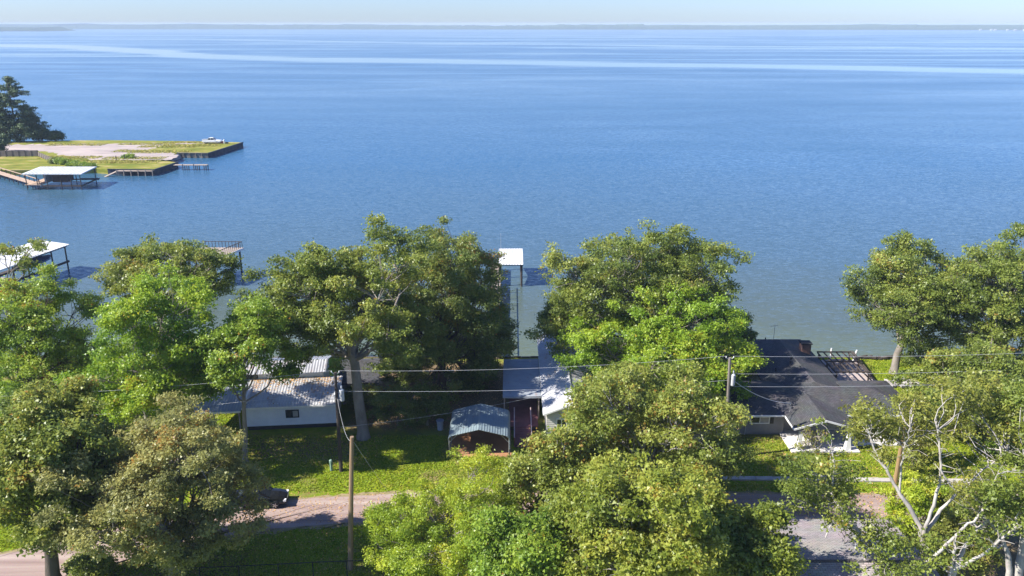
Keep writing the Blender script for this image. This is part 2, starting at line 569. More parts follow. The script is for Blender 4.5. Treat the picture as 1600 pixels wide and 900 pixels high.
# sheet-pile walls: dark blue-grey panels
pile = basic("dark_sheet_piling", (0.035, 0.042, 0.065), (0.02, 0.026, 0.042), 0.6, 0.6)
pile_l = basic("grey_board_piling", (0.25, 0.22, 0.18), (0.10, 0.09, 0.075), 0.5, 0.85)
def sheet_wall(a, b, mat, label, rib, width, cap=None, group=None, out=1):
    a, b = Vector(a), Vector(b)
    d = (b - a); L = d.length; d.normalize()
    nrm = Vector((d.y, -d.x, 0)) * out
    root = empty("sheet_pile_wall", (a.x, a.y, WATER_Z), 0, label, "retaining wall", group)
    mb = MB()
    k = max(2, int(L / width))
    pts = []
    for i in range(k + 1):
        p = a + d * (L * i / k)
        off = rib if i % 2 else 0.02
        pts.append(p + nrm * off)
    for p, q in zip(pts[:-1], pts[1:]):
        mb.quad((p.x, p.y, -2.0), (q.x, q.y, -2.0), (q.x, q.y, PZ + 0.06), (p.x, p.y, PZ + 0.06))
    mb.build("panel", mat, root)
    mb = MB()
    mb.bar(a + nrm * 0.12 + Vector((0, 0, PZ + .1)) - Vector((0, 0, a.z)), b + nrm * 0.12 + Vector((0, 0, PZ + .1)) - Vector((0, 0, b.z)), 0.4, 0.14)
    mb.build("cap_beam", cap or mat, root)
    if mat is pile_l:
        for i in range(0, k, 2):
            p = a + d * (L * i / k) + nrm * 0.25
            m2 = MB(); m2.tube([(p.x, p.y, -2.0), (p.x, p.y, PZ - 0.02)], 0.15, 6)
            m2.build("pile", POST, root)
    return root
POST = basic("weathered_post", (0.30, 0.25, 0.19), (0.16, 0.135, 0.105), 2.0, 0.9)
F1, F2, F3 = G(379.5, 222.5, PZ), G(325, 239.6, PZ), G(277, 239.1, PZ)
N1, N2, N3 = G(277.5, 253.5, PZ), G(240, 265.6, PZ), G(168, 264.6, PZ)
sheet_wall(F2, F1, pile, "dark blue retaining wall at the outer end of the far gravel spit", 0.12, 1.2)
sheet_wall(N2, N1, pile, "dark blue retaining wall at the end of the grassy spit with the small pier", 0.12, 1.2)
sheet_wall(F3, F2, pile_l, "row of grey piles holding up the far spit along the inlet", 0.10, 0.9)
sheet_wall(N3, N2, pile, "low dark wall behind the boardwalk on the front of the grassy spit", 0.1, 1.0)
wk = basic("shore_bank", (0.20, 0.19, 0.08), (0.10, 0.11, 0.04), 0.6, 0.95)

# ------------------------------------------------------------------ far shore (6 km) and headlands
def make_wood_mat(name, c1, c2):
    return basic(name, c1, c2, 0.02, 0.95, 0, None, 0.05)
far_wood = make_wood_mat("far_wood", (0.05, 0.085, 0.035), (0.03, 0.055, 0.028))
nr = np.random.default_rng(11)
def treeline(name, pts, hgt, depth_m, step, label_kind="stuff"):
    """a wooded shore: bank, ragged crest and a sloping canopy behind it"""
    mb = MB()
    xs = []
    for (xa, ya), (xb, yb) in zip(pts[:-1], pts[1:]):
        k = max(1, int(abs(xb - xa) / step))
        for i in range(k):
            xs.append((xa + (xb - xa) * i / k, ya + (yb - ya) * i / k))
    xs.append(pts[-1])
    rows = [(0, 0.0), (4, 0.45), (14, 0.8), (40, 1.0), (depth_m * .5, 1.08), (depth_m, 1.0)]
    base = 0
    amp = 1.0
    walk = 0.0
    for i, (x, y) in enumerate(xs):
        walk = 0.9 * walk + nr.normal(0, 0.045)
        end = min(1.0, i / 8.0, (len(xs) - 1 - i) / 8.0) if name == "headland_wood" else 1.0
        for j, (dy, f) in enumerate(rows):
            h = hgt * f * (1 + walk) * (1 + nr.normal(0, 0.10)) * end
            mb.v.append((x, y + dy + nr.normal(0, 3) * (j > 1), WATER_Z - 0.3 + max(0, h)))
    R = len(rows)
    for i in range(len(xs) - 1):
        for j in range(R - 1):
            a = i * R + j
            mb.f.append((a, a + R, a + R + 1, a + 1))
    return put(mb.build(name, far_wood, loc=(0, 0, 0), local=True), kind=label_kind)
treeline("far_shore_wood", [(-8500, 6900), (-4000, 6500), (-1500, 6300), (0, 6150), (1500, 6000), (3000, 5600), (4000, 5200), (8500, 4500)], 25, 1500, 14)
treeline("headland_wood", [(-8000, 4900), (-5000, 4600), (-3600, 4550), (-3000, 4600), (-2520, 4750)], 19, 260, 9)
# ------------------------------------------------------------------ trees
def leaf_mat(name, dark, mid, light, odd=(0.30, 0.17, 0.03), odd_at=0.965, trans=0.38, gloss=0.42):
    m, n, l, b = new_mat(name)
    at = n.new("ShaderNodeAttribute"); at.attribute_name = "tint"
    dark, mid, light = (tuple(x * g for x, g in zip(c, (2.1, 1.92, 1.45))) for c in (dark, mid, light))
    r = ramp(n, [(0.0, dark), (0.45, mid), (0.90, light), (odd_at, light), (1.0, odd)])
    l.new(at.outputs["Fac"], r.inputs["Fac"])
    l.new(r.outputs["Color"], b.inputs["Base Color"])
    b.inputs["Roughness"].default_value = gloss
    b.inputs["Specular IOR Level"].default_value = 0.38
    tr = n.new("ShaderNodeBsdfTranslucent")
    hs = n.new("ShaderNodeHueSaturation"); hs.inputs["Value"].default_value = 1.5; hs.inputs["Hue"].default_value = 0.485
    l.new(r.outputs["Color"], hs.inputs["Color"]); l.new(hs.outputs[0], tr.inputs["Color"])
    mx = n.new("ShaderNodeMixShader"); mx.inputs[0].default_value = trans
    l.new(b.outputs[0], mx.inputs[1]); l.new(tr.outputs[0], mx.inputs[2])
    out = n["Material Output"]
    l.new(mx.outputs[0], out.inputs["Surface"])
    return m

LEAF = {
    'olive':  leaf_mat("leaf_olive",  (0.045, 0.070, 0.018), (0.085, 0.120, 0.026), (0.150, 0.175, 0.045)),
    'dark':   leaf_mat("leaf_dark",   (0.032, 0.054, 0.018), (0.065, 0.096, 0.026), (0.115, 0.142, 0.042)),
    'bright': leaf_mat("leaf_bright", (0.045, 0.095, 0.012), (0.095, 0.165, 0.016), (0.165, 0.225, 0.028), (0.34, 0.27, 0.02)),
    'lime':   leaf_mat("leaf_lime",   (0.070, 0.120, 0.012), (0.138, 0.198, 0.018), (0.215, 0.248, 0.032), (0.36, 0.30, 0.02), 0.93),
    'fresh':  leaf_mat("leaf_fresh",  (0.052, 0.080, 0.016), (0.104, 0.138, 0.024), (0.172, 0.194, 0.042), (0.30, 0.22, 0.03), 0.95),
    'grey':   leaf_mat("leaf_grey",   (0.066, 0.078, 0.034), (0.120, 0.135, 0.055), (0.185, 0.190, 0.080)),
    'mid':    leaf_mat("leaf_mid",    (0.042, 0.080, 0.014), (0.085, 0.145, 0.020), (0.150, 0.205, 0.032)),
    'autumn': leaf_mat("leaf_turning", (0.055, 0.072, 0.018), (0.105, 0.125, 0.028), (0.165, 0.170, 0.045), (0.24, 0.12, 0.04), 0.92),
    'red':    leaf_mat("leaf_russet", (0.10, 0.040, 0.020), (0.19, 0.075, 0.035), (0.27, 0.13, 0.06)),
    'pine':   leaf_mat("pine_needles", (0.018, 0.036, 0.020), (0.034, 0.062, 0.030), (0.060, 0.092, 0.040), (0.06, 0.09, 0.04), 0.97, 0.12, 0.6),
}
BARK = {
    'grey':  basic("grey_bark", (0.30, 0.265, 0.225), (0.16, 0.14, 0.12), 1.6, 0.95, 0.5, 9.0, 0.1, stretch=(1, 1, 0.35)),
    'pale':  basic("pale_bark", (0.50, 0.46, 0.42), (0.24, 0.22, 0.20), 1.2, 0.9, 0.35, 7.0, 0.15, stretch=(1, 1, 0.5)),
    'dark':  basic("dark_bark", (0.14, 0.115, 0.095), (0.07, 0.058, 0.05), 1.6, 0.95, 0.5, 9.0, 0.1, stretch=(1, 1, 0.35)),
}

def tubes_np(lines, sides):
    """many tapered tubes in one array: lines = list of (points Nx3, radii N)"""
    V, F = [], []
    base = 0
    ang = np.arange(sides) * 2 * math.pi / sides
    ca, sa = np.cos(ang), np.sin(ang)
    for P, R in lines:
        P = np.asarray(P, float); R = np.asarray(R, float)
        D = np.gradient(P, axis=0)
        D /= np.linalg.norm(D, axis=1)[:, None] + 1e-9
        ref = np.array([1.0, 0, 0]) if abs(D[0, 0]) < 0.9 else np.array([0, 1.0, 0])
        X = ref - D * (D @ ref)[:, None]
        X /= np.linalg.norm(X, axis=1)[:, None] + 1e-9
        Yv = np.cross(D, X)
        ring = P[:, None, :] + (X[:, None, :] * ca[None, :, None] + Yv[:, None, :] * sa[None, :, None]) * R[:, None, None]
        V.append(ring.reshape(-1, 3))
        n = len(P)
        i = np.arange(n - 1)[:, None] * sides + base
        k = np.arange(sides)[None, :]
        k2 = (k + 1) % sides
        F.append(np.stack([i + k, i + k2, i + k2 + sides, i + k + sides], axis=-1).reshape(-1, 4))
        base += n * sides
    return np.concatenate(V), np.concatenate(F)

def quads_mesh(name, V, F, smooth=False):
    me = bpy.data.meshes.new(name)
    me.vertices.add(len(V)); me.vertices.foreach_set("co", np.ascontiguousarray(V, dtype=np.float32).ravel())
    k = F.shape[1]
    me.loops.add(F.size); me.loops.foreach_set("vertex_index", np.ascontiguousarray(F, dtype=np.int32).ravel())
    me.polygons.add(len(F))
    me.polygons.foreach_set("loop_start", np.arange(len(F), dtype=np.int32) * k)
    if smooth: me.polygons.foreach_set("use_smooth", np.ones(len(F), dtype=bool))
    me.update(calc_edges=True)
    return me

def leaves_mesh(name, P, Nrm, size, tint, rng, aspect=0.62):
    """one small leaf face at every point"""
    n = len(P)
    Nrm = Nrm / (np.linalg.norm(Nrm, axis=1)[:, None] + 1e-9)
    A = rng.normal(size=(n, 3))
    A -= Nrm * (A * Nrm).sum(1)[:, None]
    A /= np.linalg.norm(A, axis=1)[:, None] + 1e-9
    B = np.cross(Nrm, A)
    s = (size * rng.uniform(0.6, 1.4, n))[:, None]
    w = s * aspect * 0.6
    V = np.stack([P - A * s * 0.45 + B * w * rng.uniform(.6, 1.2, n)[:, None], P - A * s * 0.35 - B * w, P + A * s * 0.55], 1).reshape(-1, 3)
    F = np.arange(n * 3).reshape(-1, 3)
    me = quads_mesh(name, V, F)
    at = me.attributes.new("tint", 'FLOAT', 'POINT')
    at.data.foreach_set("value", np.repeat(np.clip(tint, 0, 1), 3).astype(np.float32))
    return me

def sprigs_of(centres, n_leaves, rng, n_per=11, r=0.24):
    """split leaves into small bunches: index of the bunch and the offset inside it"""
    k = max(1, n_leaves // n_per)
    b = rng.integers(0, k, n_leaves)
    g = rng.normal(size=(n_leaves, 3)) * r * np.array([1, 1, .6])
    return k, b, g

def limb(a, b, r0, r1, rng, bend=0.12, n=6, lift=0.15):
    """curved limb from a to b"""
    a, b = np.asarray(a, float), np.asarray(b, float)
    L = np.linalg.norm(b - a)
    t = np.linspace(0, 1, n)[:, None]
    P = a + (b - a) * t
    off = rng.normal(size=3) * bend * L
    P = P + off * (np.sin(t * math.pi)) + np.array([0, 0, -lift * L]) * np.sin(t * math.pi) * (1 - t) * 0.8
    P[1:-1] += rng.normal(size=(n - 2, 3)) * 0.025 * L
    R = r0 + (r1 - r0) * t[:, 0] ** 0.8
    return P, R

LEAF_COUNT = 1.7
def grow_tree(name, base, C, R, label, leaf='olive', bark='grey', trunk=0.35, lobes=10, subs=16, n_leaves=26000, leaf_size=0.25,
              seed=1, group=None, cat="tree", spread=0.62, fork=0.45, limbs=None, gap=0.0, flat=0.7, drop=0.0, aspect=0.62, only=None, twigs=True, low=-0.85, tint0=0.0):
    """trunk and limbs as one mesh, crown as another; C = crown centre (world), R = crown half-sizes"""
    rng = np.random.default_rng(seed)
    base = np.asarray(base, float); C = np.asarray(C, float); R = np.asarray(R, float)
    n_leaves = int(n_leaves * LEAF_COUNT); leaf_size *= 0.80; aspect *= 1.15
    root = empty(name, tuple(base), 0, label, cat, group)
    # lobes give the crown its uneven outline
    k = np.arange(lobes)
    zz = 1 - (1 - low) * (k + 0.5) / lobes
    ph = k * 2.39996 + rng.uniform(0, 6.28)
    pr = np.maximum(0, 1 - zz ** 2) ** np.where(zz < 0, 0.28, 0.5)
    D = np.stack([pr * np.cos(ph), pr * np.sin(ph), zz], 1)
    D += rng.normal(size=D.shape) * 0.18
    rad = rng.uniform(0.42, 0.70, lobes)[:, None]
    LC = C + D * rad * R
    lr = rng.uniform(0.34, 0.50, lobes)[:, None] * R * rng.uniform(0.85, 1.15, (lobes, 1))
    # clumps on the lobes
    q = rng.normal(size=(lobes, subs, 3))
    q /= np.linalg.norm(q, axis=2)[:, :, None]
    out = (LC - C) / R
    q += 0.55 * out[:, None, :] + np.array([0, 0, 0.25])
    q /= np.linalg.norm(q, axis=2)[:, :, None]
    SC = LC[:, None, :] + q * lr[:, None, :] * rng.uniform(0.55, 1.08, (lobes, subs, 1))
    # stretch the whole crown so that it fills its half-sizes
    flatp = SC.reshape(-1, 3)
    lo_, hi_ = np.percentile(flatp, 1.5, axis=0), np.percentile(flatp, 98.5, axis=0)
    half = np.maximum(R - spread * np.array([0.9, 0.9, 0.75 * flat]), R * 0.55)
    half[2] *= 0.90
    sc_ = 2 * half / (hi_ - lo_)
    mid_ = (hi_ + lo_) / 2
    Cs = C - np.array([0, 0, 0.05 * R[2]])
    SC = (SC - mid_) * sc_ + Cs
    LC = (LC - mid_) * sc_ + Cs
    keep = rng.uniform(size=(lobes, subs)) > gap
    clump_t = np.clip(0.42 + rng.normal(size=(lobes, subs)) * 0.13 + rng.normal(size=(lobes, 1)) * 0.12 + tint0, 0.05, 0.85)
    clump_t = clump_t + 0.10 * (q[:, :, 2] - 0.3)      # clumps get paler towards the top of each lobe
    cl_P = SC[keep]; cl_t = clump_t[keep]
    cl_q = q[keep]
    nc = len(cl_P)
    w = rng.uniform(0.5, 1.5, nc); w /= w.sum()
    sig = spread * rng.uniform(0.7, 1.3, nc)
    ks, bs, gs = sprigs_of(None, n_leaves, rng, 11, leaf_size * 1.15)
    idx_s = rng.choice(nc, ks, p=w)
    g = rng.normal(size=(ks, 3))
    g /= (np.linalg.norm(g, axis=1)[:, None] + 1e-9)
    rr_s = rng.uniform(0, 1, ks) ** 0.45
    off_s = g * (rr_s * sig[idx_s])[:, None] * np.array([1.15, 1.15, flat])
    N_s = off_s / (sig[idx_s][:, None]) * 0.35 + cl_q[idx_s] * 0.20 + np.array([-0.12, -0.05, 0.45]) + rng.normal(size=(ks, 3)) * 0.45
    t_s = cl_t[idx_s] + rng.normal(size=ks) * 0.10
    P = (cl_P[idx_s] + off_s)[bs] + gs
    if drop: P[:, 2] -= drop * rr_s[bs] ** 2
    N = N_s[bs] + rng.normal(size=(n_leaves, 3)) * 0.50
    tint = t_s[bs] + rng.normal(size=n_leaves) * 0.08 + (rng.uniform(size=n_leaves) < 0.008) * 0.45
    ok = P[:, 2] > base[2] + 0.15
    P, N, tint = P[ok], N[ok], tint[ok]
    me = leaves_mesh("crown", P - base, N, leaf_size, tint, rng, aspect)
    me.materials.append(LEAF[leaf])
    link_mesh("crown", me, None, root)
    # wood
    lines_big, lines_small = [], []
    top = np.array([C[0] * 0.75 + base[0] * 0.25, C[1] * 0.75 + base[1] * 0.25, C[2]])
    fz = base[2] + (C[2] - base[2]) * fork
    tp = np.array([base, base * [1, 1, 0] + [0, 0, base[2] + 0.35], 0, 0, 0], dtype=object)
    p_f = np.array([base[0] + (top[0] - base[0]) * 0.35, base[1] + (top[1] - base[1]) * 0.35, fz])
    ctrl = [base + [0, 0, -0.3], base + [0, 0, 0.05], base + [0, 0, 0.7], (base + [0, 0, 0.7]) * 0.5 + p_f * 0.5 + rng.normal(size=3) * [0.12, 0.12, 0], p_f,
            p_f * 0.5 + top * 0.5 + rng.normal(size=3) * 0.25, top]
    rr_ = [trunk * 1.5, trunk * 1.4, trunk * 1.08, trunk * 0.95, trunk * 0.85, trunk * 0.5, trunk * 0.2]
    lines_big.append((np.array(ctrl), np.array(rr_)))
    def on_trunk(t):
        a, c = ctrl[4], ctrl[6]
        return (a * (1 - t) + c * t) if t > 0 else ctrl[3] * (-t) + ctrl[4] * (1 + t)
    for i in range(lobes):
        h = (LC[i, 2] - fz) / max(1.0, (C[2] + R[2] - fz))
        t = np.clip(h * 0.8 - 0.15, -0.5, 0.85)
        s = on_trunk(t)
        r0 = trunk * (0.42 - 0.2 * max(t, 0))
        ln = limb(s, LC[i], r0, max(0.05, r0 * 0.35), rng, 0.10, 6)
        lines_big.append(ln)
        if twigs:
            for j in range(subs):
                if keep[i, j]:
                    s2 = ln[0][rng.integers(3, 6)]
                    lines_small.append(limb(s2, SC[i, j], max(0.035, r0 * 0.28), 0.015, rng, 0.10, 4, 0.05))
    V, F = tubes_np([(P_ - base, R_) for P_, R_ in lines_big], 8)
    if lines_small:
        V2, F2 = tubes_np([(P_ - base, R_) for P_, R_ in lines_small], 4)
        F = np.concatenate([F, F2 + len(V)]); V = np.concatenate([V, V2])
    me = quads_mesh("trunk", V, F, True)
    me.materials.append(BARK[bark])
    link_mesh("trunk", me, None, root)
    return root

def tree_at(name, bpx, box, label, deep=1.0, Yoff=0.0, cy=None, **kw):
    """place a tree by where its foot and crown are seen: foot (px,py) on the ground, crown box (x0,x1,y0,y1)"""
    b = G(bpx[0], bpx[1], 0.0)
    Yc = b.y + Yoff
    x0, x1, y0, y1 = box
    ym = (y0 + y1) / 2
    l_, r_ = PY(x0, ym, Yc), PY(x1, ym, Yc)
    rx = (r_.x - l_.x) / 2
    ry = min(max(rx * deep, 1.2), 6.5)
    # the top of the crown as seen lies over its middle, its lower edge on its near side
    zt = PY((x0 + x1) / 2, y0, Yc + ry * 0.15).z
    zb = max(0.4, PY((x0 + x1) / 2, y1, Yc - ry * 0.55).z)
    C = ((l_.x + r_.x) / 2, Yc, (zt + zb) / 2)
    return grow_tree(name, (b.x, b.y, 0.0), C, (rx, ry, max(0.8, (zt - zb) / 2)), label, **kw)

TREES = [
 # name, foot, crown box, label, options -------- by the water
 ("oak_tree", (250, 592), (160, 368, 360, 500), "tall olive oak by the water at left whose top shows over the bright green tree", dict(leaf='olive', n_leaves=26000, lobes=15, subs=15, gap=0.18, spread=0.75, seed=3)),
 ("oak_tree", (55, 640), (-40, 142, 420, 640), "dark green oak at the left edge below the white roofed boathouse", dict(leaf='mid', bark='dark', n_leaves=34000, lobes=13, subs=16, spread=0.8, seed=4, tint0=0.1)),
 ("slender_tree", (30, 610), (-5, 68, 366, 430), "thin sparse treetop in front of the left boathouse roof", dict(leaf='olive', n_leaves=1500, lobes=5, subs=6, spread=0.5, trunk=0.12, seed=5, fork=0.7, gap=0.2)),
 ("maple_tree", (235, 715), (118, 345, 420, 690), "bright green broad tree left of the long tin roof", dict(leaf='bright', n_leaves=46000, lobes=16, subs=18, spread=0.75, seed=6, bark='grey')),
 ("maple_tree", (384, 722), (316, 455, 448, 625), "green tree with a slim trunk before the long tin roof", dict(leaf='mid', n_leaves=22000, lobes=11, subs=14, spread=0.65, seed=7, trunk=0.22, fork=0.4, gap=0.25, low=-0.3, tint0=0.1)),
 ("water_oak", (568, 684), (394, 668, 356, 592), "very tall oak with a thick bare trunk between white house and carport", dict(leaf='olive', Yoff=2.0, n_leaves=56000, lobes=22, subs=16, spread=0.8, seed=8, trunk=0.50, fork=0.55, gap=0.12, low=-0.7)),
 ("water_oak", (690, 612), (592, 792, 350, 625), "dense dark oak by the water left of the small dock roof", dict(leaf='dark', bark='dark', n_leaves=64000, lobes=22, subs=18, spread=0.8, seed=9, trunk=0.42, tint0=0.22, gap=0.06)),
 ("water_oak", (780, 560), (735, 806, 455, 560), "dark drooping oak bough that hangs over the pier", dict(leaf='dark', bark='dark', n_leaves=9000, lobes=7, subs=12, spread=0.6, seed=10, trunk=0.2)),
 ("water_oak", (1000, 592), (848, 1140, 350, 548), "tall dull olive oak by the water right of the gap", dict(leaf='olive', n_leaves=66000, lobes=28, subs=20, spread=0.85, seed=11, trunk=0.42)),
 ("maple_tree", (1030, 648), (885, 1180, 448, 640), "brightest green broad tree between the tin roofed house and the black roof", dict(leaf='bright', n_leaves=56000, lobes=18, subs=18, spread=0.75, seed=12, tint0=0.08)),
 ("water_oak", (875, 590), (843, 892, 466, 522), "small dark tree at the water end of the tin roofed house", dict(leaf='dark', n_leaves=8000, lobes=7, subs=11, spread=0.6, seed=13, trunk=0.18)),
 ("water_oak", (1142, 590), (1098, 1180, 476, 588), "small dark oak at the left end of the black rear roof by the water", dict(leaf='dark', bark='dark', n_leaves=13000, lobes=10, subs=14, spread=0.6, seed=28, trunk=0.2)),
 ("oak_tree", (1397, 583), (1332, 1540, 372, 556), "shore oak with a short pale trunk on the lawn by the pilings", dict(leaf='olive', n_leaves=42000, lobes=20, subs=17, spread=0.8, seed=14, trunk=0.42, fork=0.38)),
 ("oak_tree", (1570, 592), (1418, 1670, 338, 605), "largest oak at the right edge beside the water", dict(leaf='olive', n_leaves=50000, lobes=22, subs=17, spread=0.85, seed=15, trunk=0.45, gap=0.08)),
 # mid ground
 ("sweetgum_tree", (1545, 690), (1428, 1660, 525, 735), "wide olive tree at right below the shore oaks", dict(leaf='olive', n_leaves=36000, lobes=16, subs=17, spread=0.75, seed=16, trunk=0.3, bark='pale', tint0=0.18, gap=0.15)),
 ("sweetgum_tree", (1000, 800), (872, 1150, 568, 815), "large olive tree with pale forked limbs between the tin roof and black roof", dict(leaf='olive', n_leaves=50000, lobes=20, subs=18, spread=0.75, leaf_size=0.25, seed=17, trunk=0.36, bark='pale', fork=0.3, gap=0.14, tint0=0.24)),
 ("sweetgum_tree", (880, 850), (788, 968, 648, 838), "lower olive tree that covers the front of the gabled house, left of the large one", dict(leaf='olive', n_leaves=24000, lobes=12, subs=16, spread=0.65, seed=27, trunk=0.22, bark='pale', fork=0.3, gap=0.16, tint0=0.22)),
 ("cypress_tree", (705, 905), (572, 840, 742, 935), "feathery yellow green tree beside the bare wooden pole", dict(leaf='lime', n_leaves=70000, lobes=16, subs=20, spread=0.55, leaf_size=0.17, seed=18, trunk=0.28, aspect=0.42)),
 ("oak_tree", (85, 912), (-50, 192, 600, 855), "big left oak with a thick dark forked trunk beside the lane", dict(leaf='olive', bark='dark', n_leaves=46000, lobes=16, subs=16, spread=0.75, leaf_size=0.26, seed=19, trunk=0.45, fork=0.36, gap=0.18, low=-0.7, tint0=0.26)),
 ("live_oak", (275, 915), (98, 390, 636, 905), "rounded grey green oak that hides part of the lane and black car", dict(leaf='grey', bark='grey', n_leaves=76000, lobes=22, subs=20, spread=0.62, leaf_size=0.20, seed=20, trunk=0.42, fork=0.4, gap=0.12, tint0=0.14)),
 # nearest
 ("hickory_tree", (1030, 985), (868, 1135, 690, 945), "nearest bright leafy tree at bottom centre right", dict(leaf='fresh', n_leaves=52000, lobes=20, subs=18, spread=0.62, leaf_size=0.26, seed=21, bark='pale', gap=0.12, tint0=0.08)),
 ("magnolia_tree", (830, 985), (735, 912, 790, 950), "dark glossy leaved tree at the bottom edge beside the feathery tree", dict(leaf='mid', n_leaves=26000, lobes=12, subs=16, spread=0.6, leaf_size=0.24, seed=22)),
 ("hickory_tree", (1180, 990), (1070, 1240, 778, 950), "leafy tree at the bottom edge against the grey shingle roof", dict(leaf='fresh', n_leaves=24000, lobes=12, subs=14, spread=0.6, leaf_size=0.27, seed=23, bark='pale', gap=0.1)),
]
for nm, foot, box, lab, kw in TREES:
    tree_at(nm, foot, box, lab, **kw)
# ------------------------------------------------------------------ shared materials for built things
white_paint = basic("white_paint", (0.80, 0.79, 0.77), (0.70, 0.69, 0.67), 1.5, 0.6, 0.05)
white_roof = basic("white_metal_roof", (0.66, 0.66, 0.655), (0.50, 0.495, 0.48), 0.5, 0.55, c3=(0.40, 0.36, 0.31))
dark_wood = basic("dark_wood", (0.085, 0.065, 0.055), (0.045, 0.036, 0.032), 2.0, 0.85, 0.3)
deck_wood = basic("weathered_deck", (0.38, 0.31, 0.25), (0.25, 0.20, 0.16), 2.0, 0.9, 0.2)
tan_wood = basic("tan_deck", (0.46, 0.33, 0.24), (0.34, 0.24, 0.17), 1.0, 0.9)
brown_panel = basic("brown_panel", (0.11, 0.06, 0.05), (0.07, 0.04, 0.035), 1.0, 0.8)
glass_dark = basic("window_glass", (0.035, 0.042, 0.05), (0.02, 0.025, 0.03), 0.6, 0.12, 0, None, 0.6)
blind = basic("window_blind", (0.40, 0.38, 0.35), (0.30, 0.29, 0.27), 3.0, 0.6)
black_trim = basic("black_trim", (0.03, 0.03, 0.032), (0.02, 0.02, 0.02), 2.0, 0.6)
rubber = basic("tyre_rubber", (0.025, 0.025, 0.026), (0.018, 0.018, 0.018), 4.0, 0.85)
alloy = basic("alloy_rim", (0.55, 0.55, 0.56), (0.42, 0.42, 0.43), 4.0, 0.35, 0, None, 0.5, 0.8)
wire_mat = basic("aluminium_wire", (0.62, 0.62, 0.62), (0.5, 0.5, 0.5), 2.0, 0.5)
concrete_white = basic("pale_concrete", (0.70, 0.66, 0.62), (0.56, 0.53, 0.50), 1.2, 0.9, 0.1)

def shingle_mat(name, c1, c2, c3, sx=0.30, sy=0.15, axis='xy'):
    m, n, l, b = new_mat(name)
    tc = n.new("ShaderNodeTexCoord")
    br = n.new("ShaderNodeTexBrick")
    v = mapping(n, l, tc.outputs["UV"])
    l.new(v, br.inputs["Vector"])
    br.inputs["Scale"].default_value = 1.0
    br.inputs["Brick Width"].default_value = sx
    br.inputs["Row Height"].default_value = sy
    br.inputs["Mortar Size"].default_value = 0.012
    br.inputs["Color1"].default_value = (*c1, 1); br.inputs["Color2"].default_value = (*c2, 1); br.inputs["Mortar"].default_value = (*c3, 1)
    t = noise(n, l, tc.outputs["Object"], 0.6, 5.0, 0.6)
    tf = noise(n, l, tc.outputs["Object"], 9.0, 4.0, 0.7)
    col = mixc(n, l, 0.5, br.outputs["Color"], t.outputs["Color"], 'OVERLAY')
    col = mixc(n, l, 0.35, col, tf.outputs["Color"], 'OVERLAY')
    hs = n.new("ShaderNodeHueSaturation"); hs.inputs["Saturation"].default_value = 0.55; l.new(col, hs.inputs["Color"])
    l.new(hs.outputs[0], b.inputs["Base Color"])
    b.inputs["Roughness"].default_value = 0.85; b.inputs["Specular IOR Level"].default_value = 0.3
    bp = n.new("ShaderNodeBump"); bp.inputs["Strength"].default_value = 0.6; bp.inputs["Distance"].default_value = 0.03
    l.new(br.outputs["Fac"], bp.inputs["Height"]); bp.invert = True
    l.new(bp.outputs[0], b.inputs["Normal"])
    return m
dark_shingle = shingle_mat("dark_shingles", (0.088, 0.083, 0.088), (0.054, 0.051, 0.056), (0.030, 0.030, 0.032))
pink_shingle = shingle_mat("pinkish_grey_shingles", (0.36, 0.285, 0.27), (0.28, 0.22, 0.21), (0.12, 0.095, 0.09), 0.34, 0.16)

def tin_mat(name, c1, c2, rust=0.0, rough=0.45, metal=0.25):
    m, n, l, b = new_mat(name)
    tc = n.new("ShaderNodeTexCoord")
    t = noise(n, l, tc.outputs["Object"], 0.7, 6.0, 0.65)
    r = ramp(n, [(0.3, c2), (0.65, c1)]); l.new(t.outputs["Fac"], r.inputs["Fac"])
    col = r.outputs["Color"]
    if rust:
        t2 = noise(n, l, mapping(n, l, tc.outputs["Object"], (1.2, 0.5, 1)), 0.9, 7.0, 0.7)
        mr = n.new("ShaderNodeMapRange"); mr.inputs["From Min"].default_value = 0.60 - rust * 0.1; mr.inputs["From Max"].default_value = 0.72
        l.new(t2.outputs["Fac"], mr.inputs["Value"])
        col = mixc(n, l, math_n(n, l, 'MULTIPLY', mr.outputs[0], 0.8), col, (0.27, 0.12, 0.06))
    l.new(col, b.inputs["Base Color"])
    b.inputs["Roughness"].default_value = rough; b.inputs["Metallic"].default_value = metal
    return m
tin_old = tin_mat("old_tin", (0.47, 0.465, 0.465), (0.34, 0.335, 0.345), 0.35)
tin_pale = tin_mat("pale_tin", (0.52, 0.52, 0.53), (0.38, 0.38, 0.40), 0.25, 0.65, 0.0)
tin_blue = tin_mat("blue_grey_tin", (0.23, 0.29, 0.31), (0.17, 0.22, 0.245), 0.12, 0.5, 0.15)
tin_slate = tin_mat("slate_tin", (0.32, 0.345, 0.375), (0.24, 0.26, 0.29), 0.25, 0.5, 0.1)

def lap_mat(name, c1, c2):
    return basic(name, c1, c2, 0.9, 0.75, 0.08)
white_siding = lap_mat("white_siding", (0.74, 0.75, 0.77), (0.62, 0.63, 0.66))
grey_siding = lap_mat("grey_siding", (0.25, 0.245, 0.255), (0.19, 0.187, 0.195))
beige_siding = lap_mat("beige_siding", (0.60, 0.57, 0.53), (0.50, 0.47, 0.44))

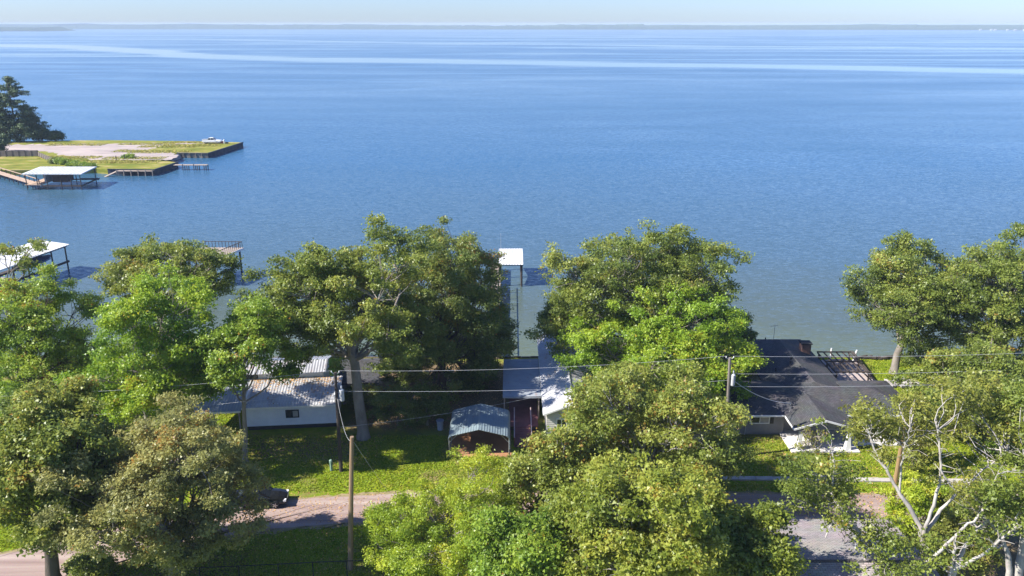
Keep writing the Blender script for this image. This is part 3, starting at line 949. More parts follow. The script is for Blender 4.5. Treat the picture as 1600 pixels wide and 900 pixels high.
def lap_wall(mb, a, b, z0, z1, nrm, board=0.19, t=0.02):
    """lapped boards on a wall from a to b (xy), facing nrm"""
    a, b, nr_ = Vector((*a, 0)), Vector((*b, 0)), Vector((*nrm, 0))
    z = z0
    while z < z1 - 0.01:
        zt = min(z + board, z1)
        lo, hi = nr_ * t, nr_ * 0.002
        mb.quad(a + lo + Vector((0, 0, z)), b + lo + Vector((0, 0, z)), b + hi + Vector((0, 0, zt)), a + hi + Vector((0, 0, zt)))
        mb.quad(a + hi + Vector((0, 0, z)), b + hi + Vector((0, 0, z)), b + lo + Vector((0, 0, z)), a + lo + Vector((0, 0, z)))
        z = zt
    return mb

def ribbed(mb, A, B, C, D, pitch, h, along='AB', t=0.03, shape='wave'):
    """sheet with ribs. A,B = edge at the eave, D,C = edge at the ridge; profile runs along AB, ribs run A->D"""
    A, B, C, D = map(Vector, (A, B, C, D))
    L = (B - A).length
    k = max(2, int(round(L / pitch)))
    nrm = (B - A).cross(D - A).normalized()
    prof = []
    for i in range(k):
        if shape == 'wave':
            prof += [((i + 0.0) / k, 0), ((i + 0.25) / k, h * .5), ((i + 0.5) / k, h), ((i + 0.75) / k, h * .5)]
        else:
            prof += [(i / k, 0), ((i + .80) / k, 0), ((i + .85) / k, h), ((i + .95) / k, h)]
    prof.append((1.0, 0))
    lo = [A.lerp(B, s) + nrm * o for s, o in prof]
    hi = [D.lerp(C, s) + nrm * o for s, o in prof]
    n = len(mb.v)
    m = len(prof)
    mb.v += [tuple(p) for p in lo] + [tuple(p) for p in hi] + [tuple(p - nrm * t) for p in lo] + [tuple(p - nrm * t) for p in hi]
    for i in range(m - 1):
        mb.f.append((n + i, n + i + 1, n + m + i + 1, n + m + i))
        mb.f.append((n + 2*m + i + 1, n + 2*m + i, n + 3*m + i, n + 3*m + i + 1))
        mb.f.append((n + 2*m + i, n + 2*m + i + 1, n + i + 1, n + i))
        mb.f.append((n + m + i, n + m + i + 1, n + 3*m + i + 1, n + 3*m + i))
    for i in (0, m - 1):
        mb.f.append((n + i, n + m + i, n + 3*m + i, n + 2*m + i))
    return mb

def roof_plane(name, mat, parent, pts, t=0.12, uv_dir=None):
    """one roof plane with thickness; UV in metres, u along the eave (first edge), v up the slope"""
    pts = [Vector(p) for p in pts]
    mb = MB(); mb.slab(pts, t)
    o = mb.build(name, mat, parent)
    u = (pts[1] - pts[0]).normalized()
    nrm = (pts[1] - pts[0]).cross(pts[2] - pts[0]).normalized()
    v = nrm.cross(u)
    uvl = o.data.uv_layers.new(name="UVMap")
    off = Vector(parent.location)
    for lp in o.data.loops:
        p = o.data.vertices[lp.vertex_index].co + off
        uvl.data[lp.index].uv = (p.dot(u), p.dot(v))
    return o

def window(parent, c, w, h, nrm=(0, -1), frame_mat=None, pane=None, panes=2, name="window"):
    """window set in a wall: frame proud of the wall, panes behind it; c = centre on the wall face"""
    frame_mat = frame_mat or white_paint
    c = Vector(c); nv = Vector((*nrm, 0)).normalized(); s = Vector((-nv.y, nv.x, 0))
    up = Vector((0, 0, 1))
    R = Matrix((s, -nv, up)).transposed()
    fw = 0.09
    mb = MB()
    mb.box(c + nv * .05 + up * (h/2), (w + fw, 0.08, fw), M=R); mb.box(c + nv * .05 - up * (h/2), (w + fw, 0.08, fw), M=R)
    mb.box(c + nv * .05 + s * (w/2), (fw, 0.078, h - fw), M=R); mb.box(c + nv * .05 - s * (w/2), (fw, 0.078, h - fw), M=R)
    for i in range(1, panes):
        mb.box(c + nv * .05 + s * (w * (i / panes - .5)), (fw * .7, 0.07, h - fw), M=R)
    f = mb.build(name, frame_mat, parent)
    for i in range(panes):
        cx = w * ((i + .5) / panes - .5)
        m2 = MB(); m2.box(c + nv * .025 + s * cx, (w / panes - fw * 0.8, 0.02, h - fw), M=R)
        pm = pane[i % len(pane)] if pane else glass_dark
        # sub-part: parent offset is handled by build (window sits at its parent's origin)
        m2.build("pane", pm, f)
    return f

# ------------------------------------------------------------------ white house with the long tin roof
A_ = empty("white_house", (-21.5, 73.5, 0), math.radians(5.5), "low white house under a long rusty tin roof behind the dark pole", "house")
XL, XM, XR = -31.0, -25.7, -16.7
FW = 71.3
mb = MB(); lap_wall(mb, (-25.5, FW), (-17.0, FW), 0.42, 2.72, (0, -1))
mb.span(-25.5, -17.0, FW + 0.005, FW + 0.2, 0.42, 2.72)
mb.span(-17.2, -17.0, FW + 0.2, 75.4, 0.42, 3.3); mb.span(-25.5, -25.3, FW + 0.2, 75.4, 0.42, 3.3)
mb.span(-29.2, -18.6, 75.42, 75.6, 0.3, 4.05)
mb.span(-18.8, -18.6, 75.6, 79.6, 0.3, 3.9); mb.span(-29.2, -29.0, 75.6, 79.6, 0.3, 3.9); mb.span(-29.2, -18.6, 79.6, 79.8, 0.3, 3.7)
mb.build("wall", white_siding, A_)
mb = MB(); mb.span(-25.4, -17.1, FW + 0.05, FW + 0.15, -0.05, 0.42); mb.span(-17.18, -17.06, FW + .15, 75.4, -0.05, .42)
mb.build("skirting", black_trim, A_)
mb = MB(); ribbed(mb, (XM, 70.8, 2.60), (XR, 70.8, 2.60), (XR, 75.4, 3.52), (XM, 75.4, 3.52), 0.27, 0.045)
mb.build("roof", tin_old, A_)
mb = MB(); ribbed(mb, (XL, 70.6, 2.42), (XM - .05, 70.6, 2.42), (XM - .05, 75.2, 3.30), (XL, 75.2, 3.30), 0.27, 0.045)
put(mb.build("carport_roof", tin_slate, A_), "lower greyer tin roof over the open left bay")
for x in (-30.7, -28.3, -26.0):
    for y in (70.9, 75.0):
        mb = MB(); mb.span(x - .06, x + .06, y - .06, y + .06, -0.05, 2.36 if y < 72 else 3.18); mb.build("post", deck_wood, A_)
mb = MB(); mb.span(XM, XR, 70.72, 70.78, 2.44, 2.60); mb.span(XL, XM - .05, 70.52, 70.58, 2.26, 2.42); mb.build("fascia", white_paint, A_)
mb = MB(); ribbed(mb, (-29.5, 75.1, 4.12), (-18.3, 75.1, 4.12), (-18.3, 77.2, 4.62), (-29.5, 77.2, 4.62), 0.27, 0.045)
mb.build("roof", tin_old, A_)
mb = MB(); ribbed(mb, (-18.3, 80.2, 3.75), (-29.5, 80.2, 3.75), (-29.5, 77.2, 4.62), (-18.3, 77.2, 4.62), 0.27, 0.045)
mb.build("roof", tin_old, A_)
window(A_, (-21.15, FW - 0.02, 1.60), 1.15, 0.72, frame_mat=black_trim, pane=[glass_dark, blind])
window(A_, (-22.2, 75.40, 3.78), 1.2, 0.42, frame_mat=black_trim)
window(A_, (-25.6, 75.40, 3.78), 1.2, 0.42, frame_mat=black_trim)
mb = MB(); mb.span(-17.0, -13.6, 76.2, 76.35, 0, 2.5); mb.span(-13.75, -13.6, 76.35, 81, 0, 2.5)
mb.build("rear_wall", grey_siding, A_)
roof_plane("rear_roof", dark_shingle, A_, [(-17.3, 75.7, 2.5), (-13.2, 75.7, 2.5), (-13.2, 79, 3.6), (-17.3, 79, 3.6)])
roof_plane("rear_roof", dark_shingle, A_, [(-13.2, 82.2, 2.5), (-17.3, 82.2, 2.5), (-17.3, 79, 3.6), (-13.2, 79, 3.6)])

# ------------------------------------------------------------------ centre house with pale gabled metal roof
B_ = empty("gabled_house", (5.6, 78.5, 0), 0, "narrow house with a pale metal gable roof running down to the water", "house")
bx0, bx1, brx, by0, by1 = 2.9, 8.4, 5.65, 68.9, 88.3
ze, zr = 2.75, 3.85
mb = MB(); ribbed(mb, (bx0, by1, ze), (bx0, by0, ze), (brx, by0, zr), (brx, by1, zr), 0.45, 0.035, shape='rib')
mb.build("roof", tin_pale, B_)
mb = MB(); ribbed(mb, (bx1, by0, ze), (bx1, by1, ze), (brx, by1, zr), (brx, by0, zr), 0.45, 0.035, shape='rib')
mb.build("roof", tin_pale, B_)
mb = MB(); mb.tube([(brx, by0, zr + .03), (brx, by1, zr + .03)], 0.08, 6); mb.build("ridge_cap", tin_pale, B_)
mb = MB()
lap_wall(mb, (bx0 + .3, by0 + .35), (bx1 - .3, by0 + .35), 0.4, ze, (0, -1))
mb.span(bx0 + .3, bx1 - .3, by0 + .36, by0 + .5, 0.0, ze)
mb.poly([(bx0 + .3, by0 + .36, ze), (bx1 - .3, by0 + .36, ze), (brx, by0 + .36, zr - .08)])
mb.span(bx0 + .3, bx0 + .45, by0 + .5, by1 - .5, 0, ze - .02); mb.span(bx1 - .45, bx1 - .3, by0 + .5, by1 - .5, 0, ze - .02)
mb.span(bx0 + .3, bx1 - .3, by1 - .5, by1 - .35, 0, ze)
mb.build("wall", beige_siding, B_)
mb = MB(); mb.bar((bx0, by0 - .02, ze - .1), (brx, by0 - .02, zr - .1), 0.04, 0.16); mb.bar((bx1, by0 - .02, ze - .1), (brx, by0 - .02, zr - .1), 0.04, 0.16)
mb.bar((bx0 - .02, by0, ze - .1), (bx0 - .02, by1, ze - .1), 0.04, 0.14)
mb.build("fascia", white_paint, B_)
window(B_, (4.6, by0 + .33, 1.6), 0.9, 1.0); window(B_, (7.0, by0 + .33, 1.6), 0.9, 1.0)
# side patio cover
P_ = empty("patio_cover", (1.0, 77.6, 0), 0, "flat ribbed metal patio cover on posts joined to the gabled house", "patio cover")
mb = MB(); ribbed(mb, (-0.9, 82.2, 2.62), (-0.9, 73.1, 2.50), (2.82, 73.1, 2.58), (2.82, 82.2, 2.70), 0.42, 0.06, shape='wave')
mb.build("roof", tin_slate, P_)
for x in (-0.75, 2.6):
    for y in (73.3, 77.6, 81.9):
        mb = MB(); mb.span(x - .06, x + .06, y - .06, y + .06, -0.02, 2.46); mb.build("post", deck_wood, P_)
mb = MB(); mb.span(-0.9, 2.8, 73.02, 73.08, 2.38, 2.50); mb.build("fascia", tin_slate, P_)
# maroon deck with ramp and handrails under it
maroon = basic("maroon_deck_paint", (0.20, 0.075, 0.085), (0.14, 0.055, 0.06), 1.5, 0.7)
pink_rail = basic("pinkish_rail_paint", (0.55, 0.40, 0.38), (0.46, 0.33, 0.31), 1.5, 0.7)
D_ = empty("deck_ramp", (1.0, 71.0, 0), 0, "maroon wooden ramp and deck with pinkish handrails beside the carport", "deck")
for i in range(12):
    y0 = 67.6 + i * 0.27
    z = 0.06 + 0.44 * (i / 11)
    mb = MB(); mb.span(0.25, 1.75, y0, y0 + .255, z - .06, z); mb.build("plank", maroon, D_)
for i in range(24):
    y0 = 70.85 + i * 0.27
    mb = MB(); mb.span(-0.3, 2.5, y0, y0 + .255, 0.44, 0.50); mb.build("plank", maroon, D_)
for x in (0.22, 1.80):
    m2 = MB(); m2.bar((x, 67.7, 0.98), (x, 70.8, 1.42), 0.09, 0.07); m2.bar((x, 70.8, 1.42), (x, 73.0, 1.42), 0.09, 0.07)
    m2.build("handrail", pink_rail, D_)
    for y in (67.75, 69.2, 70.8, 72.0, 73.0):
        zt = 0.98 + .44 * min(1, (y - 67.7) / 3.1)
        m2 = MB(); m2.span(x - .04, x + .04, y - .04, y + .04, 0, zt - .04); m2.build("rail_post", maroon, D_)
for y in (71.0, 74, 77):
    mb = MB(); mb.span(-0.25, 2.45, y, y + .1, -0.02, 0.43); mb.build("joist", dark_wood, D_)

# ------------------------------------------------------------------ metal carport
C_ = empty("metal_carport", (-2.95, 68.6, 0), 0, "open blue grey metal carport with rounded eaves over bare orange dirt", "carport")
cx0, cx1, cy0, cy1 = -5.7, -0.2, 66.1, 71.3
prof = [(cx0, 1.62), (cx0, 1.72), (cx0 + .06, 1.88), (cx0 + .2, 2.0), (cx0 + .4, 2.07), (-2.95, 2.66), (cx1 - .4, 2.07), (cx1 - .2, 2.0), (cx1 - .06, 1.88), (cx1, 1.72), (cx1, 0.75)]
# resample with ribs
pp = []
for (xa, za), (xb, zb) in zip(prof[:-1], prof[1:]):
    L = math.hypot(xb - xa, zb - za); k = max(1, int(L / 0.24))
    for i in range(k):
        t = i / k
        dx, dz = (xb - xa) / L, (zb - za) / L
        if k > 1:
            for s, o in ((0, 0), (.7 / k, 0), (.78 / k, .03), (.92 / k, .03)):
                q = t + s
                pp.append((xa + (xb - xa) * q - dz * o, za + (zb - za) * q + dx * o))
        else: pp.append((xa + (xb - xa) * t, za + (zb - za) * t))
pp.append(prof[-1])
mb = MB()
n0 = len(pp)
for y in (cy0 - .1, cy1): mb.v += [(x, y, z) for x, z in pp]
for i in range(n0 - 1): mb.f.append((i, i + n0, i + n0 + 1, i + 1))
inner = [(x + (.02 if x < -2.95 else -.02), z - .02) for x, z in pp]
b0 = len(mb.v)
for y in (cy0 - .1, cy1): mb.v += [(x, y, z) for x, z in inner]
for i in range(n0 - 1):
    mb.f.append((b0 + i, b0 + i + 1, b0 + i + n0 + 1, b0 + i + n0))
    mb.f.append((i, i + 1, b0 + i + 1, b0 + i)); mb.f.append((n0 + i + 1, n0 + i, b0 + n0 + i, b0 + n0 + i + 1))
mb.build("roof", tin_blue, C_)
galv = basic("galvanised_tube", (0.45, 0.46, 0.48), (0.35, 0.36, 0.38), 2.0, 0.45, 0, None, 0.5, 0.5)
for y in (cy0 + .05, (cy0 + cy1) / 2, cy1 - .1):
    for s, x in ((1, cx0 + .07), (-1, cx1 - .07)):
        m2 = MB(); m2.tube([(x, y, -.02), (x, y, 1.7), (x + s * .2, y, 1.93)], 0.035, 6); m2.tube([(x, y, 1.3), (x + s * .75, y, 2.1)], 0.025, 6); m2.build("leg", galv, C_)
    m2 = MB(); m2.tube([(cx0 + .27, y, 1.96), (-2.95, y, 2.6), (cx1 - .27, y, 1.96)], 0.035, 6); m2.build("rafter", galv, C_)
for x in (cx0 + .07, cx1 - .07):
    m2 = MB(); m2.span(x - .035, x + .035, cy0, cy1, 0, .05); m2.build("base_rail", galv, C_)
dirt = basic("orange_dirt", (0.40, 0.20, 0.095), (0.30, 0.145, 0.07), 0.8, 0.95, 0.4, 6.0, 0.1)
mb = MB(); 
pts = []
for i in range(40):
    a = i / 40 * 2 * math.pi
    ex, ey = math.cos(a), math.sin(a)
    s = 1 / max(abs(ex), abs(ey)) * (1 + rng0.uniform(-.02, .02))
    pts.append((-2.95 + ex * s * 2.85, 68.75 + ey * s * 2.75, 0.006))
mb.poly(pts); put(mb.build("dirt_floor", dirt, loc=(0, 0, 0), local=True), kind="structure")

# rubbish barrel beside the carport
p = G(688, 671)
barrel_m = basic("grey_plastic", (0.34, 0.38, 0.44), (0.27, 0.30, 0.35), 2.0, 0.5)
T_ = empty("rubbish_bin", tuple(p), 0, "grey blue round rubbish bin on the shaded lawn left of the carport", "bin")
mb = MB(); mb.tube([(0, 0, 0), (0, 0, .5), (0, 0, .95), (0, 0, .96), (0, 0, .5)], [.27, .30, .34, .30, .27], 14); mb.build("body", barrel_m, T_, local=True)
mb = MB()
for i in range(14):
    a, c = 2 * math.pi * i / 14, 2 * math.pi * (i + 1) / 14
    mb.bar((.35 * math.cos(a), .35 * math.sin(a), .95), (.35 * math.cos(c), .35 * math.sin(c), .95), .05, .06)
mb.build("rim", barrel_m, T_, local=True)

# ------------------------------------------------------------------ dark roofed house (right)
H_ = empty("dark_roofed_house", (28.5, 75, 0), 0, "grey house with dark shingle roofs and a white columned porch", "house")
EV = 2.30
fy, ry_, by_ = 69.6, 73.5, 77.4          # front eave, ridge, back eave of the front wing
xl, xr, xe = 20.3, 34.6, 38.2            # gable end, ridge end of hip, right eave
RZ = 3.42
wx0, wx1, wr, wy = 25.5, 33.3, 29.6, 89.0  # rear wing
WZ = 3.68
def roof_poly(pts): return roof_plane("roof", dark_shingle, H_, pts, 0.14)
roof_poly([(xl, fy, EV), (xe, fy, EV), (xr, ry_, RZ), (xl, ry_, RZ)])
roof_poly([(xe, fy, EV), (xe, by_, EV), (xr, ry_, RZ)])
roof_poly([(xe, by_, EV), (wx1 - .4, by_, EV), (wx1 - 1.2, ry_ + .02, RZ), (xr, ry_ + .02, RZ)])
roof_poly([(wx0 + .4, by_, EV), (xl, by_, EV), (xl, ry_ + .02, RZ), (wx0 + 1.2, ry_ + .02, RZ)])
roof_poly([(wx0, wy, EV), (wx0, 75.0, EV), (wr, 74.0, WZ), (wr, 85.4, WZ)])
roof_poly([(wx1, 75.0, EV), (wx1, wy, EV), (wr, 85.4, WZ), (wr, 74.0, WZ)])
roof_poly([(wx1, wy, EV), (wx0, wy, EV), (wr, 85.4, WZ)])
roof_poly([(wx0, 75.0, EV), (wx0 + 1.6, ry_ - .3, RZ - .1), (wx1 - 1.6, ry_ - .3, RZ - .1), (wx1, 75.0, EV), (wr, 74.0, WZ)])
# porch gable
px0, px1, prx, pfy = 25.4, 31.1, 28.25, 66.9
PR = 3.12
roof_poly([(px0, 70.0, EV + .10), (px0, pfy, EV - .02), (prx, pfy, PR), (prx, 72.6, PR + .05)])
roof_poly([(px1, pfy, EV - .02), (px1, 70.0, EV + .10), (prx, 72.6, PR + .05), (prx, pfy, PR)])
mb = MB()
mb.bar((px0, pfy - .03, EV - .10), (prx, pfy - .03, PR - .08), .05, .17); mb.bar((px1, pfy - .03, EV - .10), (prx, pfy - .03, PR - .08), .05, .17)
mb.bar((px0 - .03, pfy, EV - .1), (px0 - .03, 69.5, EV - .06), .05, .17)
mb.span(xl, px0 - .06, fy - .06, fy - .01, EV - .17, EV - .01)
mb.span(px1 + .1, xe, fy - .06, fy - .01, EV - .17, EV - .01)
mb.build("fascia", white_paint, H_)
mb = MB()
mb.poly([(px0 + .35, pfy + .3, EV - .1), (px1 - .35, pfy + .3, EV - .1), (prx, pfy + .3, PR - .18)])
mb.span(px0 + .3, px1 - .3, pfy + .28, pfy + .5, EV - .3, EV - .1)
mb.build("gable_panel", grey_siding, H_)
mb = MB()
lap_wall(mb, (20.8, 70.2), (25.6, 70.2), 0.15, EV - .05, (0, -1), 0.22)
mb.span(20.8, 25.6, 70.205, 70.35, 0.0, EV - .05)
mb.span(20.8, 20.95, 70.35, 76.8, 0, EV + .02); mb.poly([(20.79, 70.2, EV), (20.79, 76.8, EV), (20.79, ry_, RZ - .15)])
mb.span(20.95, 25.8, 76.7, 76.85, 0, EV - .02)
mb.span(25.6, 37.6, 70.9, 71.05, 0, EV - .05); mb.span(37.45, 37.6, 71.05, 76.8, 0, EV - .05); mb.span(33, 37.45, 76.7, 76.85, 0, EV - .05)
mb.build("wall", grey_siding, H_)
light_board = basic("pale_board_siding", (0.52, 0.52, 0.54), (0.36, 0.36, 0.38), 1.5, 0.8)
mb = MB()
y = 76.85
while y < 88.2:
    mb.span(wx0 + .25 - .03 * (int(y * 4) % 2), wx0 + .42, y, y + .235, 0, EV - .03); y += .25
mb.build("rear_wall", light_board, H_)
mb = MB(); mb.span(wx1 - .45, wx1 - .3, 76.85, 88.4, 0, EV - .03); mb.span(wx0 + .43, wx1 - .46, 88.25, 88.4, 0, EV - .03); mb.build("rear_wall", grey_siding, H_)
mb = MB(); mb.span(20.72, 20.95, 70.06, 70.16, 0, EV - .18); mb.build("corner_board", white_paint, H_)
mb = MB(); mb.tube([(22.0, 70.12, 0), (22.0, 70.12, 1.75)], .04, 6); mb.build("drain_pipe", tin_pale, H_)
window(H_, (23.3, 70.17, 1.52), 1.75, 0.66, pane=[glass_dark, blind])
mb = MB(); mb.span(24.28, 24.60, 70.10, 70.16, 1.16, 1.88); mb.build("shutter", black_trim, H_)
# porch floor, columns, door
mb = MB(); mb.slab([(25.3, 66.6, .14), (31.5, 66.6, .14), (31.5, 70.88, .14), (25.3, 70.88, .14)], .2); mb.slab([(31.52, 67.9, .12), (38.5, 67.9, .12), (38.5, 70.88, .12), (31.52, 70.88, .12)], .2)
mb.build("porch_floor", concrete_white, H_)
for x in (26.1, 30.5, 34.3):
    y = 67.1 if x < 31 else 69.75
    mb = MB(); n = len(mb.v)
    for z, r in ((.14, .26), (1.0, .17), (EV - .3 if x < 31 else EV - .17, .13)):
        mb.v += [(x - r, y - r, z), (x + r, y - r, z), (x + r, y + r, z), (x - r, y + r, z)]
    for k in range(2):
        for j in range(4):
            a, c = n + k * 4 + j, n + k * 4 + (j + 1) % 4
            mb.f.append((a, c, c + 4, a + 4))
    mb.f.append((n + 3, n + 2, n + 1, n)); mb.f.append((n + 8, n + 9, n + 10, n + 11))
    mb.build("column", white_paint, H_)
mb = MB(); mb.span(27.4, 28.35, 70.80, 70.89, .16, 2.1); dr = mb.build("door", white_paint, H_)
mb = MB(); mb.tube([(28.25, 70.79, 1.1), (28.25, 70.70, 1.1)], .03, 6); mb.build("handle", black_trim, dr)
window(H_, (29.8, 70.87, 1.4), 1.3, 1.0); window(H_, (33.0, 70.87, 1.4), 1.6, 1.0); window(H_, (35.8, 70.87, 1.4), 1.4, 1.0)
brick_m = basic("brown_brick", (0.20, 0.11, 0.085), (0.12, 0.07, 0.06), 5.0, 0.9, 0.3)
mb = MB(); mb.span(31.6, 32.6, 83.7, 84.6, 2.5, 3.75); ch = mb.build("chimney", brick_m, H_)
mb = MB(); mb.span(31.5, 32.7, 83.6, 84.7, 3.75, 3.87); mb.build("cap", dark_shingle, ch)
for x, y, z in ((29.2, 80.0, 3.5), (27.2, 78.5, 2.9), (28.8, 79, 3.45), (29.0, 88.2, 2.45)):
    mb = MB(); mb.tube([(x, y, z - .1), (x, y, z + .35)], .07, 6); mb.build("vent_pipe", black_trim, H_)
mb = MB(); mb.tube([(30.0, 88.4, 2.3), (30.0, 88.4, 4.3)], .025, 5); mb.bar((29.5, 88.4, 4.1), (30.4, 88.4, 4.25), .03); mb.build("aerial", galv, H_)
mb = MB(); mb.tube([(25.9, 69.8, 2.3), (25.9, 69.8, 3.5)], .03, 6); mb.build("service_mast", galv, H_)

# ------------------------------------------------------------------ nearest roof, bottom right
R_ = empty("near_house", (20, 44, 0), 0, "house with a pinkish grey shingle roof at the bottom edge right of centre", "house")
gx0, gx1 = 12.5, 26.6
roof_plane("roof", pink_shingle, R_, [(gx1 + .9, 52.3, 2.55), (gx0, 52.3, 2.55), (gx0, 44.7, 4.45), (gx1, 44.7, 4.45)])
roof_plane("roof", pink_shingle, R_, [(gx0, 37.2, 2.55), (gx1 + .9, 37.2, 2.55), (gx1, 44.7, 4.45), (gx0, 44.7, 4.45)])
mb = MB(); mb.tube([(gx0, 44.7, 4.46), (gx1 + .02, 44.7, 4.46)], .09, 6); mb.build("ridge_cap", basic("ridge_dark", (0.10, 0.085, 0.085), None, 2), R_)
mb = MB(); mb.span(gx0 + .5, gx1 - .4, 51.6, 51.75, 0, 2.45); mb.span(gx0 + .5, gx1 - .4, 37.8, 37.95, 0, 2.45)
for x in (gx0 + .5, gx1 - .55):
    mb.span(x, x + .15, 37.95, 51.6, 0, 2.45); mb.poly([(x + .1, 37.8, 2.45), (x + .1, 51.75, 2.45), (x + .1, 44.7, 4.2)])
mb.build("wall", beige_siding, R_)
for x, y in ((22.6, 46.5), (16.5, 47.5)):
    z = 4.45 - (y - 44.7) * .25
    mb = MB(); mb.tube([(x, y, z - .1), (x, y, z + .45)], .06, 8); mb.build("vent_pipe", white_paint, R_)
window(R_, (20, 51.77, 1.4), 1.4, 1.0, nrm=(0, 1)); window(R_, (24, 51.77, 1.4), 1.4, 1.0, nrm=(0, 1))
# ------------------------------------------------------------------ utility poles and wires
pole_tan = basic("tan_pole", (0.30, 0.20, 0.115), (0.19, 0.125, 0.075), 1.2, 0.9, 0.3, 8.0, stretch=(1, 1, 0.15))
pole_dark = basic("creosote_pole", (0.075, 0.06, 0.052), (0.045, 0.038, 0.034), 1.2, 0.9, 0.3, 8.0, stretch=(1, 1, 0.15))
pole_grey = basic("grey_pole", (0.24, 0.21, 0.18), (0.15, 0.13, 0.115), 1.2, 0.9, 0.3, 8.0, stretch=(1, 1, 0.15))
pole_ochre = basic("ochre_pole", (0.33, 0.215, 0.095), (0.22, 0.14, 0.065), 1.2, 0.9, 0.3, 8.0, stretch=(1, 1, 0.15))
porcelain = basic("porcelain", (0.70, 0.70, 0.68), (0.6, 0.6, 0.58), 3.0, 0.3)
tr_grey = basic("transformer_grey", (0.55, 0.56, 0.57), (0.44, 0.45, 0.46), 2.0, 0.5)
def pole(foot, h, mat, label, top=(0, 0), ins=True, trafo=False, r=0.15):
    root = empty("utility_pole", tuple(foot), 0, label, "utility pole")
    mb = MB(); mb.tube([(0, 0, -.3), (top[0] * .5, top[1] * .5, h * .5), (top[0], top[1], h)], [r * 1.2, r, r * .78], 10)
    mb.build("shaft", mat, root, local=True)
    if ins:
        for s in (-1, 1):
            mb = MB(); mb.bar((top[0], top[1], h - .25), (top[0] + s * .30, top[1], h + .02), .04); mb.tube([(top[0] + s * .32, top[1], h - .02), (top[0] + s * .32, top[1], h + .05), (top[0] + s * .32, top[1], h + .14)], [.03, .06, .03], 8)
            mb.build("insulator", porcelain, root, local=True)
    if trafo:
        mb = MB(); x = top[0] + .42
        mb.tube([(x, 0, h - 2.6), (x, 0, h - 2.55), (x, 0, h - 1.6), (x, 0, h - 1.5)], [.16, .20, .20, .1], 12)
        can = mb.build("transformer", tr_grey, root, local=True)
        mb = MB(); mb.tube([(x, 0, h - 1.5), (x, 0, h - 1.3), (x, 0, h - 1.15)], [.06, .08, .04], 8); mb.build("bushing", porcelain, can, local=True)
        mb = MB(); mb.bar((top[0], 0, h - 1.8), (x, 0, h - 1.8), .08, .1); mb.build("bracket", galv, root, local=True)
    return root
P1 = G(547, 889); P2 = G(533, 736); P3 = G(1133, 716); P4 = G(1388, 822)
pole(P1, 10.5, pole_tan, "bare tan wooden pole by the lane, cut off flat on top", (.75, 0), False, False, .17)
pole(P2, 9.3, pole_dark, "dark pole with a transformer at the right end of the tin roofed house", (.1, 0), True, True)
pole(P3, 9.7, pole_grey, "grey pole with a transformer at the left corner of the dark roofed house", (-.35, 0), True, True)
pole(P4, 8.4, pole_ochre, "leaning ochre pole among the pale branches on the far side of the near roof", (0, 0), False, False, .17)
PL = Vector((-49, 58, 0)); PR_ = Vector((62, 69, 0))
pole(PL, 9.3, pole_grey, "grey utility pole farther left along the lane, at the end of the two power lines", (0, 0), True)
pole(PR_, 9.6, pole_grey, "grey utility pole farther right past the dark roofed house", (0, 0), True)

def wire(a, b, sag, label, r=0.010, name="power_line", group=None, n=14, cat="wire"):
    a, b = Vector(a), Vector(b)
    pts = []
    for i in range(n + 1):
        t = i / n
        p = a.lerp(b, t); p.z -= sag * 4 * t * (1 - t)
        pts.append(p)
    mb = MB(); mb.tube(pts, r, 5)
    return put(mb.build(name, wire_mat), label, cat, group)
t2 = P2 + Vector((.1, 0, 9.45)); t3 = P3 + Vector((-.35, 0, 9.85))
wire(t2 + Vector((.32, 0, 0)), t3 + Vector((-.32, 0, 0)), .45, "upper power line across the centre between the two transformer poles")
wire(P2 + Vector((-.1, 0, 7.6)), P3 + Vector((-.1, 0, 7.6)), .4, "lower power line across the centre between the two transformer poles")
wire(PL + Vector((.3, 0, 9.4)), t2 + Vector((-.32, 0, 0)), .5, "upper power line running left from the dark pole over the trees")
wire(PL + Vector((0, 0, 7.2)), P2 + Vector((-.1, 0, 7.6)), .5, "lower power line running left from the dark pole over the tin roof")
wire(t3 + Vector((.32, 0, 0)), PR_ + Vector((-.3, 0, 9.7)), .5, "upper power line running right over the dark roof")
wire(P3 + Vector((0, 0, 8.2)), PR_ + Vector((0, 0, 8.2)), .5, "middle power line running right over the dark roof")
wire(P3 + Vector((0, 0, 7.0)), PR_ + Vector((0, 0, 7.0)), .5, "lowest power line running right over the dark roof")
wire(P3 + Vector((.1, 0, 7.6)), (25.9, 69.8, 3.4), .5, "thick twisted service cable from the grey pole to the porch roof", .03, "service_cable")
wire(P2 + Vector((.1, 0, 7.0)), P1 + Vector((.6, 0, 10.2)), .9, "slack cable from the dark pole down to the bare tan pole", .010, "service_cable")
wire(P1 + Vector((.8, 0, 10.2)), G(606, 768), .05, "straight guy wire from the bare tan pole to the lane edge", .012, "guy_wire")
wire(P2 + Vector((0, 0, 4.2)), (2.6, 73.5, 2.4), .3, "low cable from the dark pole behind the thick trunk to the patio cover", .01, "service_cable")

# green pedestal beside the dark pole
p = G(518, 735)
ped = basic("green_plastic", (0.22, 0.34, 0.27), (0.17, 0.27, 0.21), 2.0, 0.6)
o = empty("utility_pedestal", tuple(p), 0, "short pale green utility pedestal on the lawn beside the dark pole", "utility box")
mb = MB(); mb.tube([(0, 0, -.05), (0, 0, .95), (0, 0, 1.02)], [.13, .12, .06], 8); mb.build("body", ped, o, local=True)
mb = MB(); mb.tube([(0, 0, .78), (0, 0, .98), (0, 0, 1.06)], [.15, .145, .07], 8); mb.build("cap", ped, o, local=True)

